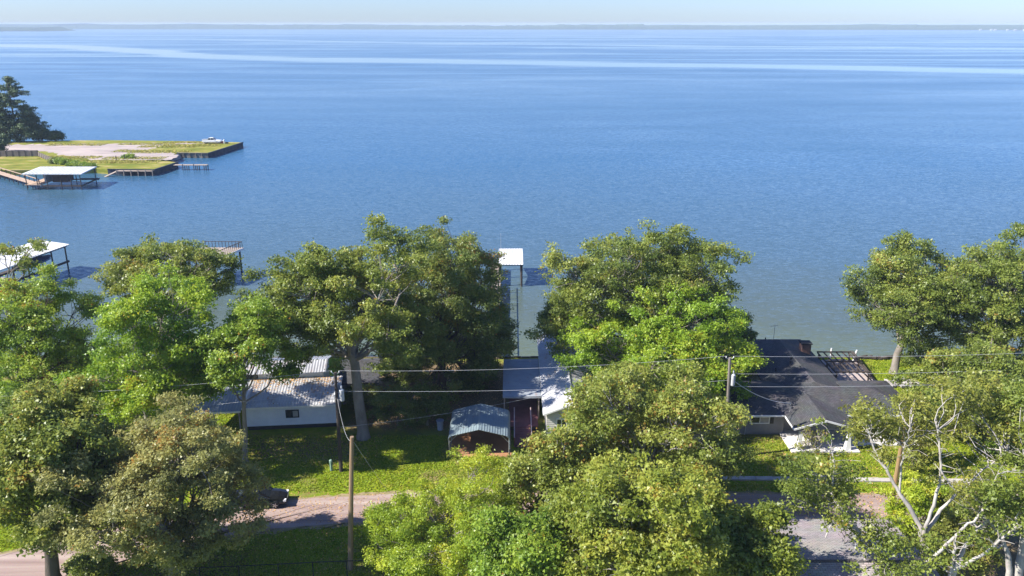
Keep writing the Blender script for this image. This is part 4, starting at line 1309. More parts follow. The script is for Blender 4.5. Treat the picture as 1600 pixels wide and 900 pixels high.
# ------------------------------------------------------------------ cars
def loft(mb, rings, close=True):
    n0 = len(mb.v); k = len(rings[0])
    for r in rings: mb.v += [tuple(p) for p in r]
    for i in range(len(rings) - 1):
        for j in range(k - (0 if close else 1)):
            a, c = n0 + i * k + j, n0 + i * k + (j + 1) % k
            mb.f.append((a, c, c + k, a + k))
    mb.f.append(tuple(n0 + j for j in reversed(range(k))))
    e = n0 + (len(rings) - 1) * k
    mb.f.append(tuple(e + j for j in range(k)))
    return mb
def ring(x, w, z0, z1, tuck=.85, crown=.04):
    """body cross-section at station x: half width w, sill z0, shoulder z1"""
    zm = z0 + (z1 - z0) * .55
    return [(x, -w * tuck, z0), (x, -w, z0 + (z1 - z0) * .3), (x, -w, zm), (x, -w * .93, z1), (x, -w * .45, z1 + crown), (x, w * .45, z1 + crown), (x, w * .93, z1), (x, w, zm), (x, w, z0 + (z1 - z0) * .3), (x, w * tuck, z0)]
def car(name, loc, rz, label, cat, paint, kind):
    root = empty(name, loc, rz, label, cat)
    if kind == 'sedan':
        st = [(-2.25, .70, .42, .78), (-2.18, .80, .30, .90), (-1.75, .86, .22, .96), (-1.1, .89, .20, .95), (.2, .89, .20, .92), (.95, .88, .20, .90), (1.6, .86, .22, .82), (2.08, .80, .26, .70), (2.25, .66, .36, .60)]
        cab = [(-1.72, .70, .95), (-1.05, .66, 1.38), (-.45, .66, 1.45), (.15, .65, 1.43), (1.0, .70, .93)]
        wheels, wr, half = (-1.35, 1.38), .33, .80
    else:
        st = [(-2.95, .90, .55, 1.05), (-2.9, .96, .48, 1.12), (-1.2, .98, .45, 1.12), (-.9, .98, .42, 1.14), (.9, .98, .42, 1.14), (1.2, .97, .42, 1.12), (2.3, .95, .45, 1.06), (2.8, .90, .45, .98), (2.95, .80, .52, .90)]
        cab = [(-1.05, .80, 1.12), (-.85, .76, 1.80), (-.1, .76, 1.88), (.45, .75, 1.84), (1.25, .82, 1.12)]
        wheels, wr, half = (-1.85, 1.85), .40, .86
    mb = MB(); loft(mb, [ring(*s) for s in st]); body = mb.build("body", paint, root, local=True, smooth=False)
    # cabin: glass sides with a painted roof
    mb = MB()
    rings = [[(x, -w - .06 * (z < 1.2), z * .0 + z), (x, w + .06 * (z < 1.2), z)] for x, w, z in cab]
    z0 = cab[0][2] - .03
    sec = []
    for x, w, z in cab: sec.append([(x, -w * 1.12, z0), (x, -w, z - .02), (x, w, z - .02), (x, w * 1.12, z0)])
    loft(mb, sec); mb.build("window", glass_dark, root, local=True)
    mb = MB()
    mids = cab[1:4]
    loft(mb, [[(x, -w * .97, z - .05), (x, -w * .9, z + .015), (x, w * .9, z + .015), (x, w * .97, z - .05)] for x, w, z in mids]); mb.build("roof", paint, root, local=True)
    mb = MB()
    for s in (-1, 1):
        for (xa, wa, za), (xb, wb, zb) in ((cab[0], cab[1]), (cab[3], cab[4])):
            mb.bar((xa, s * wa * 1.02, za), (xb, s * wb * 1.02, zb), .07)
        xm = (cab[1][0] + cab[3][0]) / 2
        mb.bar((xm, s * cab[2][1] * 1.12, z0), (xm, s * cab[2][1] * 1.0, cab[2][2] - .03), .08)
    mb.build("pillar", paint, root, local=True)
    for x in wheels:
        for s in (-1, 1):
            y = s * half
            mb = MB(); mb.tube([(x, y - .11, wr), (x, y - .08, wr), (x, y + .08, wr), (x, y + .11, wr)], [wr * .9, wr, wr, wr * .9], 18)
            w_ = mb.build("wheel", rubber, root, local=True)
            mb = MB(); mb.tube([(x, y + s * .06, wr), (x, y + s * .125, wr)], [wr * .66, wr * .62], 14); mb.build("rim", black_trim, w_, local=True)
            for k in range(5):
                a = 2 * math.pi * k / 5
                m2 = MB(); m2.bar((x, y + s * .13, wr), (x + math.cos(a) * wr * .6, y + s * .13, wr + math.sin(a) * wr * .6), .07, .03, up=(0, 1, 0)); m2.build("spoke", alloy, w_, local=True)
    xf = st[-1][0]
    lamp = basic("lamp_glass", (0.80, 0.80, 0.82), (0.65, 0.65, 0.68), 4, .15, 0, None, .6) if "lamp_glass" not in bpy.data.materials else bpy.data.materials["lamp_glass"]
    zl = st[-1][3]
    for s in (-1, 1):
        mb = MB(); mb.box((xf - .12, s * (st[-2][1] - .13), zl + .02), (.22, .26, .15)); mb.build("headlight", lamp, root, local=True)
        mb = MB(); mb.box((st[0][0] + .02, s * (st[0][1] - .10), st[0][3] - .02), (.08, .22, .16)); mb.build("tail_lamp", basic("red_lamp", (.35, .02, .02), None, 3, .3) if "red_lamp" not in bpy.data.materials else bpy.data.materials["red_lamp"], root, local=True)
        mb = MB(); mb.box((cab[4][0] - .28, s * (half + .16), cab[4][2] + .12), (.12, .18, .12)); mb.build("mirror", paint, root, local=True)
    mb = MB(); mb.box((xf + .005, 0, zl - .02), (.05, st[-1][1] * 1.0, .11)); mb.build("grille", alloy, root, local=True)
    mb = MB(); mb.box((xf - .02, 0, st[-1][2] + .03), (.1, st[-1][1] * 1.9, .10)); mb.build("bumper", black_trim if kind == 'sedan' else tr_grey, root, local=True)
    if kind != 'sedan':
        mb = MB(); mb.box((-2.0, 0, 1.165), (1.65, 1.5, .06)); mb.build("truck_bed", black_trim, root, local=True)
        for s in (-1, 1):
            mb = MB(); mb.box((-2.0, s * .88, 1.24), (1.8, .12, .2)); mb.build("bed_rail", paint, root, local=True)
        mb = MB(); mb.box((-2.9, 0, 1.22), (.1, 1.7, .22)); mb.build("tailgate", paint, root, local=True)
        mb = MB()
        for s in (-1, 1): mb.box((0, s * .975, .55), (5.4, .05, .2))
        mb.build("sill_trim", tr_grey, root, local=True)
    return root
black_paint = basic("black_car_paint", (0.012, 0.012, 0.014), (0.010, 0.010, 0.012), 1, .18, 0, None, .6)
white_car = basic("white_car_paint", (0.80, 0.80, 0.81), (0.76, 0.76, 0.77), 1, .25, 0, None, .5)
fw = G(426, 796)
car("parked_car", (fw.x - 1.38 + .12, fw.y + .80, .012), math.radians(6), "black sedan parked on the lane half under the grey green oak", "car", black_paint, 'sedan')
tk = G(331, 224.3, PZ)
car("pickup_truck", (tk.x, tk.y + .5, PZ), math.radians(2), "white pickup truck parked at the outer end of the far gravel spit", "truck", white_car, 'truck')
q = G(346, 223.6, PZ)
red_m = basic("red_plastic", (.35, .07, .05), None, 2, .5)
o = empty("cool_box", (q.x + .2, q.y, PZ), 0, "small red box on the ground just ahead of the white pickup truck", "cool box")
mb = MB(); mb.box((0, 0, .35), (1.0, .7, .7)); mb.build("body", red_m, o, local=True)
mb = MB(); mb.box((0, 0, .74), (1.08, .76, .1)); mb.build("lid", white_paint, o, local=True)
q = G(350.5, 224.2, PZ)
o = empty("marker_post", (q.x, q.y, PZ), 0, "white post standing right of the pickup truck by the sea wall", "post")
mb = MB(); mb.tube([(0, 0, -.1), (0, 0, 1.25), (0, 0, 1.32)], [.22, .2, .08], 8); mb.build("shaft", white_paint, o, local=True)
mb = MB(); mb.box((.9, -.2, .25), (.9, .5, .5)); mb.build("base_block", black_trim, o, local=True)

# ------------------------------------------------------------------ docks
def posts_row(root, xs, ys, z0, z1, w=.22, mat=None, name="pile"):
    for x in xs:
        for y in ys:
            mb = MB(); mb.tube([(x, y, z0), (x, y, z1)], [w * .55, w * .5], 7); mb.build(name, mat or dark_wood, root)
def deck_planks(root, x0, x1, y0, y1, z, mat, along='x', w=.9, gap=.03):
    """plank groups laid side by side"""
    t = x0 if along == 'x' else y0
    end = x1 if along == 'x' else y1
    while t < end - .05:
        e = min(t + w, end)
        mb = MB()
        if along == 'x': mb.span(t, e - gap, y0, y1, z - .12, z + rng0.uniform(-.01, .01))
        else: mb.span(x0, x1, t, e - gap, z - .12, z + rng0.uniform(-.01, .01))
        mb.build("plank", mat, root); t = e

# 1. far boathouse with the white flat roof
K_ = empty("boathouse", (-110.5, 201, WATER_Z), 0, "far boathouse with a flat white roof beside the grassy spit", "boathouse")
mb = MB(); ribbed(mb, (-117.6, 196.8, 2.70), (-103.2, 196.8, 2.70), (-104.2, 206.6, 2.86), (-118.4, 206.6, 2.86), .9, .07, t=.18, shape='rib'); mb.build("roof", white_roof, K_)
posts_row(K_, (-117, -114.4, -112, -108.6, -106.2, -103.9), (197.2,), -2.2, 2.55)
posts_row(K_, (-117.6, -113.5, -109.5, -104.6), (206.0,), -2.2, 2.6)
deck_planks(K_, -117.4, -113.6, 197, 206.2, .05, tan_wood, 'y', 1.0)
deck_planks(K_, -108.4, -103.6, 204.2, 206.3, .05, dark_wood, 'x', 1.2)
mb = MB(); mb.bar((-113.5, 197.2, -.25), (-103.8, 197.2, -.25), .18, .35); mb.bar((-113.5, 206, -.25), (-103.8, 206, -.25), .18, .3); mb.bar((-103.8, 197.2, -.25), (-104.5, 206, -.25), .18, .3); mb.build("beam", dark_wood, K_)
mb = MB(); mb.bar((-108.4, 197.3, .75), (-103.8, 197.3, .75), .1, .15); mb.build("beam", dark_wood, K_)
mb = MB(); mb.span(-112.3, -108.7, 200.2, 203.4, .06, 2.5); mb.build("storage_room", brown_panel, K_)
mb = MB(); mb.span(-114.2, -113.5, 200.1, 203.3, .06, 2.2); mb.build("locker", basic("pale_locker", (.45, .46, .48), None, 2, .6), K_)
wk_ = empty("walkway", (-124, 207, WATER_Z), 0, "tan walkway with one handrail from the lawn to the white roofed boathouse", "walkway")
a, c = Vector((-115.5, 198.4, .06)), Vector((-137, 217, .06))
d = (c - a).normalized(); nv = Vector((-d.y, d.x, 0))
L = (c - a).length; k = int(L / 1.0)
for i in range(k):
    p, q = a + d * (i * L / k), a + d * ((i + 1) * L / k - .04)
    mb = MB(); mb.bar(p, q, 1.8, .12); mb.build("plank", tan_wood, wk_)
for i in range(0, k, 3):
    for s in (-1, 1):
        p = a + d * (i * L / k) + nv * s * .8
        mb = MB(); mb.tube([(p.x, p.y, -2.2), (p.x, p.y, 1.0 if s < 0 else 0.0)], .12, 6); mb.build("pile", dark_wood, wk_)
mb = MB(); mb.bar(a - nv * .8 + Vector((0, 0, 1.0)), c - nv * .8 + Vector((0, 0, 1.0)), .2, .12); mb.build("handrail", tan_wood, wk_)

# 2. small pier at the tip of the grassy spit
S_ = empty("pier", (-87.6, 225.5, WATER_Z), 0, "short narrow pier on posts off the tip of the grassy spit", "pier")
deck_planks(S_, -92.5, -83.4, 224.9, 226.5, .22, deck_wood, 'x', .9)
for x in (-90.0, -88.9, -87.0, -86.0, -84.2, -83.6):
    mb = MB(); mb.tube([(x, 225.0, -2.2), (x, 225.0, .45 if x in (-90.0, -87.0) else .12)], .12, 6); mb.build("pile", dark_wood, S_)
    mb = MB(); mb.tube([(x, 226.4, -2.2), (x, 226.4, .12)], .12, 6); mb.build("pile", dark_wood, S_)
# 3. boardwalk along the front of the spit
S2 = empty("boardwalk", (-107, 213.5, WATER_Z), 0, "low boardwalk with a sloping ramp along the front of the grassy spit", "boardwalk")
p0, p1 = G(184, 266.5, .1), G(238, 267.3, .1)
deck_planks(S2, p0.x, p1.x, p0.y - .9, p0.y + .7, .1, deck_wood, 'x', 1.0)
for i in range(6):
    x = p0.x + (p1.x - p0.x) * i / 5
    mb = MB(); mb.tube([(x, p0.y - .85, -2.2), (x, p0.y - .85, .35)], .13, 6); mb.build("pile", deck_wood, S2)
mb = MB(); mb.bar((p0.x, p0.y - .1, .05), (p0.x - 2.6, p0.y - 2.2, WATER_Z), 1.0, .1); mb.build("gangway", deck_wood, S2)

# 4. boathouse at the left edge with the covered boat
L_ = empty("boathouse", (-77, 124, WATER_Z), 0, "boathouse at the left edge with a pale sloping roof over a covered boat", "boathouse")
ax = Vector((-0.22, -0.975, 0)); sx = Vector((-0.975, 0.22, 0))     # along the dock towards shore, across it
o0 = Vector((-71.9, 128.4, 0))
def lp(a, s, z): 
    p = o0 + ax * a + sx * s; return (p.x, p.y, z)
mb = MB()
ribbed(mb, lp(9.5, -.5, 3.15), lp(-.5, -.5, 3.15), lp(-.5, 5.2, 3.55), lp(9.5, 5.2, 3.55), .6, .06, t=.12, shape='rib')
mb.build("roof", white_roof, L_)
mb = MB(); mb.slab([lp(8.6, -.6, 2.95), lp(8.6, 5.6, 3.3), lp(14, 5.6, 3.3), lp(14, -.6, 2.95)], .16); put(mb.build("shore_roof", white_roof, L_), "lower second roof panel at the shore end")
for a in (0, 3.0, 6.0, 9.0, 13.4):
    for s in (0, 4.8):
        mb = MB(); mb.tube([lp(a, s, -2.4), lp(a, s, 2.98 if a < 10 else 2.8)], .12, 7); mb.build("pile", dark_wood, L_)
for s in (0, 4.8):
    mb = MB(); mb.bar(lp(-.4, s, .35), lp(13.5, s, .35), .9 if s else .25, .3); mb.build("beam", dark_wood, L_)
    mb = MB(); mb.bar(lp(-.4, s, 2.9), lp(9.4, s, 2.9), .15, .25); mb.build("header", dark_wood, L_)
for i in range(14):
    mb = MB(); mb.bar(lp(9.6 + i * .9, 2.4, .3), lp(9.6 + i * .9 + .86, 2.4, .3), 3.0, .12); mb.build("plank", deck_wood, L_)
def boat(name, loc, rz, label, Lh, w, hull_mat, cover_mat=None, canopy=None):
    root = empty(name, loc, rz, label, "boat")
    mb = MB()
    secs = []
    for t in (0, .2, .45, .7, .88, .97, 1.0):
        hw = w / 2 * (1 - max(0, (t - .45) / .55) ** 2.2) * (.92 + .08 * min(1, t * 4))
        x = -Lh / 2 + Lh * t
        k = .12 + .5 * max(0, t - .6)
        secs.append([(x, -hw, .95 + .15 * t), (x, -hw * .9, .45 + k * .3), (x, 0, k), (x, hw * .9, .45 + k * .3), (x, hw, .95 + .15 * t), (x, 0, .98 + .16 * t)])
    loft(mb, secs); mb.build("hull", hull_mat, root, local=True)
    if cover_mat:
        mb = MB()
        loft(mb, [[(x * Lh, -w * .5 * s, .9), (x * Lh, -w * .3 * s, .9 + h * .7), (x * Lh, 0, .9 + h), (x * Lh, w * .3 * s, .9 + h * .7), (x * Lh, w * .5 * s, .9)] for x, s, h in ((-.48, .9, .25), (-.2, 1.03, .75), (.05, 1.03, .85), (.25, .95, .45), (.47, .3, .25))])
        mb.build("cover", cover_mat, root, local=True)
    else:
        mb = MB(); mb.box((-.1 * Lh, 0, 1.0), (Lh * .5, w * .7, .12)); mb.build("cockpit_floor", tr_grey, root, local=True)
        for x in (-.25, 0):
            mb = MB(); mb.box((x * Lh, 0, 1.25), (.5, w * .55, .4)); mb.build("seat", white_paint, root, local=True)
    mb = MB(); mb.box((-Lh / 2 - .2, 0, .75), (.4, .45, .9)); mb.build("outboard_motor", black_trim, root, local=True)
    return root
navy = basic("navy_cover", (.03, .05, .13), (.02, .035, .09), 1.5, .8)
blue_hull = basic("blue_hull", (.05, .13, .32), (.04, .10, .25), 1.5, .35)
white_hull = basic("white_gelcoat", (.78, .78, .77), (.7, .7, .69), 1.5, .35)
pb = o0 + ax * 4.0 + sx * 2.3
boat("motor_boat", (pb.x, pb.y, .55), math.atan2(-ax.y, -ax.x), "blue hulled boat under a dark cover hanging in the left boathouse", 6.4, 2.3, blue_hull, navy)

# 5. two-storey sun deck behind the left trees
M_ = empty("sun_deck", (-47.5, 123, WATER_Z), 0, "raised sun deck with a railing on tall dark posts behind the left trees", "dock")
o0 = Vector((-43.3, 126.8, 0)); ax = Vector((-0.30, -0.954, 0)); sx = Vector((-0.999, 0.03, 0))
for i in range(9):
    mb = MB(); mb.slab([lp(-.4 + i * .9, -.4, 3.05), lp(-.4 + i * .9, 6.2, 3.05), lp(-.4 + i * .9 + .87, 6.2, 3.05), lp(-.4 + i * .9 + .87, -.4, 3.05)], .1); mb.build("plank", deck_wood, M_)
mb = MB(); mb.bar(lp(-.45, -.42, 2.86), lp(7.7, -.42, 2.86), .12, .36); mb.bar(lp(-.45, -.42, 2.86), lp(-.45, 6.2, 2.86), .12, .36); mb.build("rim_beam", white_paint, M_)
for a in (0, 2.4, 6.8):
    for s in (0, 5.6):
        mb = MB(); mb.tube([lp(a, s, -2.4), lp(a, s, 2.9)], .14, 7); mb.build("pile", dark_wood, M_)
mb = MB(); mb.bar(lp(0, 0, .3), lp(10, 0, .3), .3, .32); mb.bar(lp(0, 5.6, .3), lp(10, 5.6, .3), .9, .3); mb.build("lower_beam", dark_wood, M_)
def rail(root, p, q, z, n, h=1.0):
    p, q = Vector(p), Vector(q)
    mb = MB(); mb.bar((p.x, p.y, z + h), (q.x, q.y, z + h), .1, .08); mb.build("top_rail", dark_wood, root)
    for i in range(n + 1):
        r = p.lerp(q, i / n)
        mb = MB(); mb.tube([(r.x, r.y, z), (r.x, r.y, z + h)], .045, 5); mb.build("baluster", dark_wood, root)
rail(M_, lp(-.3, -.3, 0), lp(7.5, -.3, 0), 3.05, 16); rail(M_, lp(-.3, -.3, 0), lp(-.3, 6.1, 0), 3.05, 12)
pb = o0 + ax * 9 + sx * 3.0
boat("motor_boat", (pb.x - 1.0, pb.y + 3.5, -1.35), math.radians(8), "white open boat afloat under the raised sun deck", 5.2, 1.9, white_hull)
o = empty("canopy", (-51.3, 121.5, .2), 0, "small white canopy roof left of the raised sun deck", "canopy")
mb = MB(); mb.slab([(-53.2, 120, 2.6), (-49.6, 120, 2.6), (-49.6, 123, 2.9), (-53.2, 123, 2.9)], .1); mb.build("roof", white_roof, o)
for x in (-53, -49.8):
    for y in (120.2, 122.8):
        mb = MB(); mb.tube([(x, y, -2.4), (x, y, 2.6)], .1, 6); mb.build("pile", dark_wood, o)

# 6. small dock roof in the gap, with the long pier to it
N_ = empty("boathouse", (-.1, 124.5, WATER_Z), 0, "small white ribbed roof on posts over the water in the central gap", "boathouse")
nx0, nx1 = -2.1, 1.7
mb = MB(); ribbed(mb, (nx0, 119.8, 2.35), (nx1, 119.8, 2.35), (nx1, 124.4, 2.95), (nx0, 124.4, 2.95), .42, .05, shape='rib'); mb.build("roof", white_roof, N_)
mb = MB(); ribbed(mb, (nx1, 129.2, 2.35), (nx0, 129.2, 2.35), (nx0, 124.4, 2.95), (nx1, 124.4, 2.95), .42, .05, shape='rib'); mb.build("roof", white_roof, N_)
for y in (120.2, 124.4, 128.6):
    for x in (nx0 + .2, nx1 - .25):
        mb = MB(); mb.tube([(x, y, -2.4), (x, y, 2.35 if y != 124.4 else 2.8)], .16, 7); mb.build("pile", dark_wood, N_)
mb = MB(); mb.bar((nx1 - .25, 120, .1), (nx1 - .25, 128.8, .1), .2, .3); mb.bar((nx0 + .2, 120, .1), (nx0 + .2, 128.8, .1), .2, .3); mb.bar((nx0, 120.2, 2.2), (nx1, 120.2, 2.2), .12, .2); mb.build("beam", dark_wood, N_)
mb = MB(); mb.tube([(nx0 + .3, 128.8, 2.3), (nx0 + .3, 128.8, 5.0)], .03, 5); mb.build("aerial", galv, N_)
deck_planks(N_, nx0 - 1.3, nx0 + .1, 119.5, 129, .1, deck_wood, 'y', 1.0)
PI_ = empty("long_pier", (-2.6, 104, WATER_Z), 0, "narrow wooden pier from the shore out to the small white dock roof", "pier")
deck_planks(PI_, -3.1, -1.7, 88.6, 119.4, .1, deck_wood, 'y', 1.0)
y = 89.6
while y < 119:
    for x in (-3.05, -1.75):
        mb = MB(); mb.tube([(x, y, -2.4), (x, y, 1.05)], .09, 6); mb.build("pile", deck_wood, PI_)
    y += 3.0
for x in (-3.05, -1.75):
    mb = MB(); mb.bar((x, 88.8, 1.05), (x, 118.8, 1.05), .12, .07); mb.build("handrail", deck_wood, PI_)

# ------------------------------------------------------------------ shore things at right
E_ = empty("pergola", (36.9, 85, 0), 0, "low open frame of dark beams with side rails behind the dark roofed house", "pergola")
for x in (35.1, 38.6):
    for y in (82.2, 85.0, 87.6):
        mb = MB(); mb.span(x - .07, x + .07, y - .07, y + .07, -.02, .93); mb.build("post", dark_wood, E_)
    mb = MB(); mb.bar((x, 81.9, 1.0), (x, 88.0, 1.0), .1, .16); mb.build("beam", dark_wood, E_)
    mb = MB(); mb.bar((x, 82.2, .5), (x, 87.6, .5), .1, .1); mb.build("side_rail", dark_wood, E_)
for i in range(4):
    x = 35.75 + i * .72
    mb = MB(); mb.bar((x, 82.0, 1.10), (x, 87.9, 1.10), .1, .12); mb.build("rafter", dark_wood, E_)
for y in (82.1, 85.0, 87.8):
    mb = MB(); mb.bar((34.9, y, 1.21), (38.8, y, 1.21), .1, .14); mb.build("cross_beam", dark_wood, E_)
for x in (38.85, 39.1):
    mb = MB(); mb.bar((x, 82.0, .5), (x, 88.0, 1.2), .1, .14); mb.build("stringer", dark_wood, E_)
mb = MB(); mb.slab([(34.4, 80.4, .03), (39.6, 80.4, .03), (39.6, 88.2, .03), (34.4, 88.2, .03)], .1)
put(mb.build("patio", basic("pinkish_paving", (.42, .34, .31), (.33, .27, .25), 1.0, .9)), kind="structure")
TB = empty("picnic_table", (36.85, 86.4, .03), 0, "wooden picnic table within the low dark beamed frame", "table")
mb = MB(); mb.box((0, 0, .74), (1.8, .75, .06)); mb.build("tabletop", tan_wood, TB, local=True)
for s in (-1, 1):
    mb = MB(); mb.box((0, s * .7, .45), (1.8, .26, .05)); mb.build("bench", tan_wood, TB, local=True)
    mb = MB(); mb.bar((s * .6, -.75, 0), (s * .6, .25, .72), .08); mb.bar((s * .6, .75, 0), (s * .6, -.25, .72), .08); mb.build("leg", tan_wood, TB, local=True)
for (bx_, by2, tx, ty, lab) in ((1297, 563, 0, 0, "upright white pipe at the water's edge left of the dark beamed frame"), (1331, 566, .4, 0, "leaning white pipe at the water's edge right of the dark beamed frame")):
    p = G(bx_, by2)
    mb = MB(); mb.tube([(p.x, min(p.y, 88.7), -.2), (p.x + tx, min(p.y, 88.7), 1.5)], .09, 8)
    put(mb.build("white_pipe", white_paint), lab, "pipe")
# rubble of broken slabs
p = G(1406, 600)
RB = empty("rubble_pile", tuple(p), 0, "heap of broken pale concrete slabs on the lawn by the shore oak", "rubble")
stone_m = [basic("rubble_pale", (.52, .48, .44), (.38, .35, .32), 1.5, .9, .3), basic("rubble_grey", (.38, .35, .34), (.27, .25, .24), 1.5, .9, .3)]
rs = random.Random(8)
for i in range(26):
    a = rs.uniform(0, 6.28); r = rs.uniform(0, 1) ** .6
    R3 = Matrix.Rotation(rs.uniform(0, 6.28), 3, 'Z') @ Matrix.Rotation(rs.uniform(-.5, .5), 3, 'X')
    mb = MB(); mb.box((math.cos(a) * r * 1.7, math.sin(a) * r * 1.3, .12 + .35 * (1 - r) + rs.uniform(0, .1)), (rs.uniform(.35, .95), rs.uniform(.3, .6), rs.uniform(.1, .22)), M=R3)
    mb.build("slab", stone_m[i % 2], RB, local=True)
# old pilings
for i, (a, c, t, lab) in enumerate(((1412, 571, .1, "leftmost and shortest of the old pilings right of the shore oak"), (1426, 572, .05, "second old piling from the shore oak"), (1442, 572, .03, "third old piling from the shore oak"), (1457, 571, .0, "tallest of the old pilings, beside the leaning one"), (1461, 570, .55, "old piling that leans to the right at the end of the row"))):
    p = G(a, c - 2, -.6)
    y = max(p.y, 89.5)
    h = (.9, 1.3, 1.45, 1.7, 1.3)[i]
    mb = MB(); mb.tube([(p.x, y, -2.2), (p.x + t * .5, y, -.4), (p.x + t * 1.3, y, h - .6)], [.2, .19, .17], 8)
    put(mb.build("old_piling", dark_wood), lab, "piling", "old pilings by the right shore")
FT = empty("driftwood_wall", (41.5, 88.6, 0), 0, "ragged low heap of dark timbers along the shore left of the shore oak", "timber wall")
for i in range(12):
    x = 39.5 + i * .36 + rs.uniform(-.1, .1); 
    mb = MB(); mb.bar((x, 88.5 + rs.uniform(-.2, .2), rs.uniform(.05, .3)), (x + rs.uniform(.7, 1.5), 88.5 + rs.uniform(-.25, .25), rs.uniform(.05, .4)), .2, .2); mb.build("timber", dark_wood, FT)

# ------------------------------------------------------------------ fences
def board_fence(root, a, b, n, h, pm):
    a, b = Vector(a), Vector(b)
    for i in range(n + 1):
        p = a.lerp(b, i / n)
        mb = MB(); mb.box((p.x, p.y, PZ + (h + .1) / 2), (.18, .18, h + .1)); mb.build("post", dark_wood, root)
    for i in range(n):
        p, q = a.lerp(b, (i + .04) / n), a.lerp(b, (i + .96) / n)
        mb = MB(); hh = h * rs.uniform(.93, 1.0)
        mb.bar((p.x, p.y, PZ + .1 + hh / 2), (q.x, q.y, PZ + .1 + hh / 2), .06, hh); mb.build("fence_panel", pm, root)
fence_wood = basic("grey_fence_boards", (.20, .17, .15), (.12, .10, .09), .8, .9, .2)
FN = empty("board_fence", (-130, 240, PZ), 0, "grey board fence between the far lawn and the gravel lot", "fence")
f0, f1, f2 = G(-60, 245.5, PZ), G(60, 244.5, PZ), G(84, 254.5, PZ)
board_fence(FN, f0, f1, 12, 1.7, fence_wood); board_fence(FN, f1, f2, 8, 1.3, fence_wood)
CF = empty("chain_link_fence", (-14, 47.2, 0), 0, "black chain link fence with thin posts along the bottom edge at left", "fence")
cf = [PY(250, 890, 48.6), PY(311, 887, 48.5), PY(372, 884.5, 48.5), PY(434, 881.5, 48.6), PY(488, 878.5, 48.7), PY(541, 876.5, 48.8), PY(598, 875, 48.9), PY(655, 874, 49)]
for p in cf:
    mb = MB(); mb.tube([(p.x, p.y, -.05), (p.x, p.y, p.z + .03)], .04, 6); mb.build("post", black_trim, CF)
for p, q in zip(cf[:-1], cf[1:]):
    mb = MB(); mb.bar(p, q, .045); mb.build("top_rail", black_trim, CF)
mb = MB()
for p, q in zip(cf[:-1], cf[1:]):
    k = 9
    for i in range(k):
        for s in (0, 1):
            a = p.lerp(q, i / k); b = p.lerp(q, (i + 1) / k)
            z = [(0.05, p.z), (p.z, 0.05)][s]
            mb.bar((a.x, a.y, z[0]), (b.x, b.y, z[1]), .006)
put(mb.build("chain_link", black_trim, CF), kind="stuff")

# far shore houses: a few pale specks at right
for i, (a, yb) in enumerate(((1529, 46.3), (1546, 46.2), (1552, 46.6), (1571, 46.8), (1583, 47.0), (1597, 47.0))):
    g0 = G(a, yb + .8, 1.0)
    o = empty("shore_house", (g0.x, g0.y - 20, WATER_Z), 0, "tiny pale house on the far shore, " + ("leftmost of the row at the right edge", "second from left in the row", "third from left in the row", "third from the right edge", "second from the right edge", "nearest the right edge of the picture")[i], "house", "pale houses on the far shore")
    w = rs.uniform(9, 14)
    mb = MB(); mb.box((0, 0, 3.5), (w, 8, 6)); mb.build("wall", tr_grey, o, local=True)
    mb = MB(); loft(mb, [[(-w / 2, -5, 6.5), (-w / 2, 0, 9), (-w / 2, 5, 6.5)], [(w / 2, -5, 6.5), (w / 2, 0, 9), (w / 2, 5, 6.5)]]); mb.build("roof", tr_grey, o, local=True)
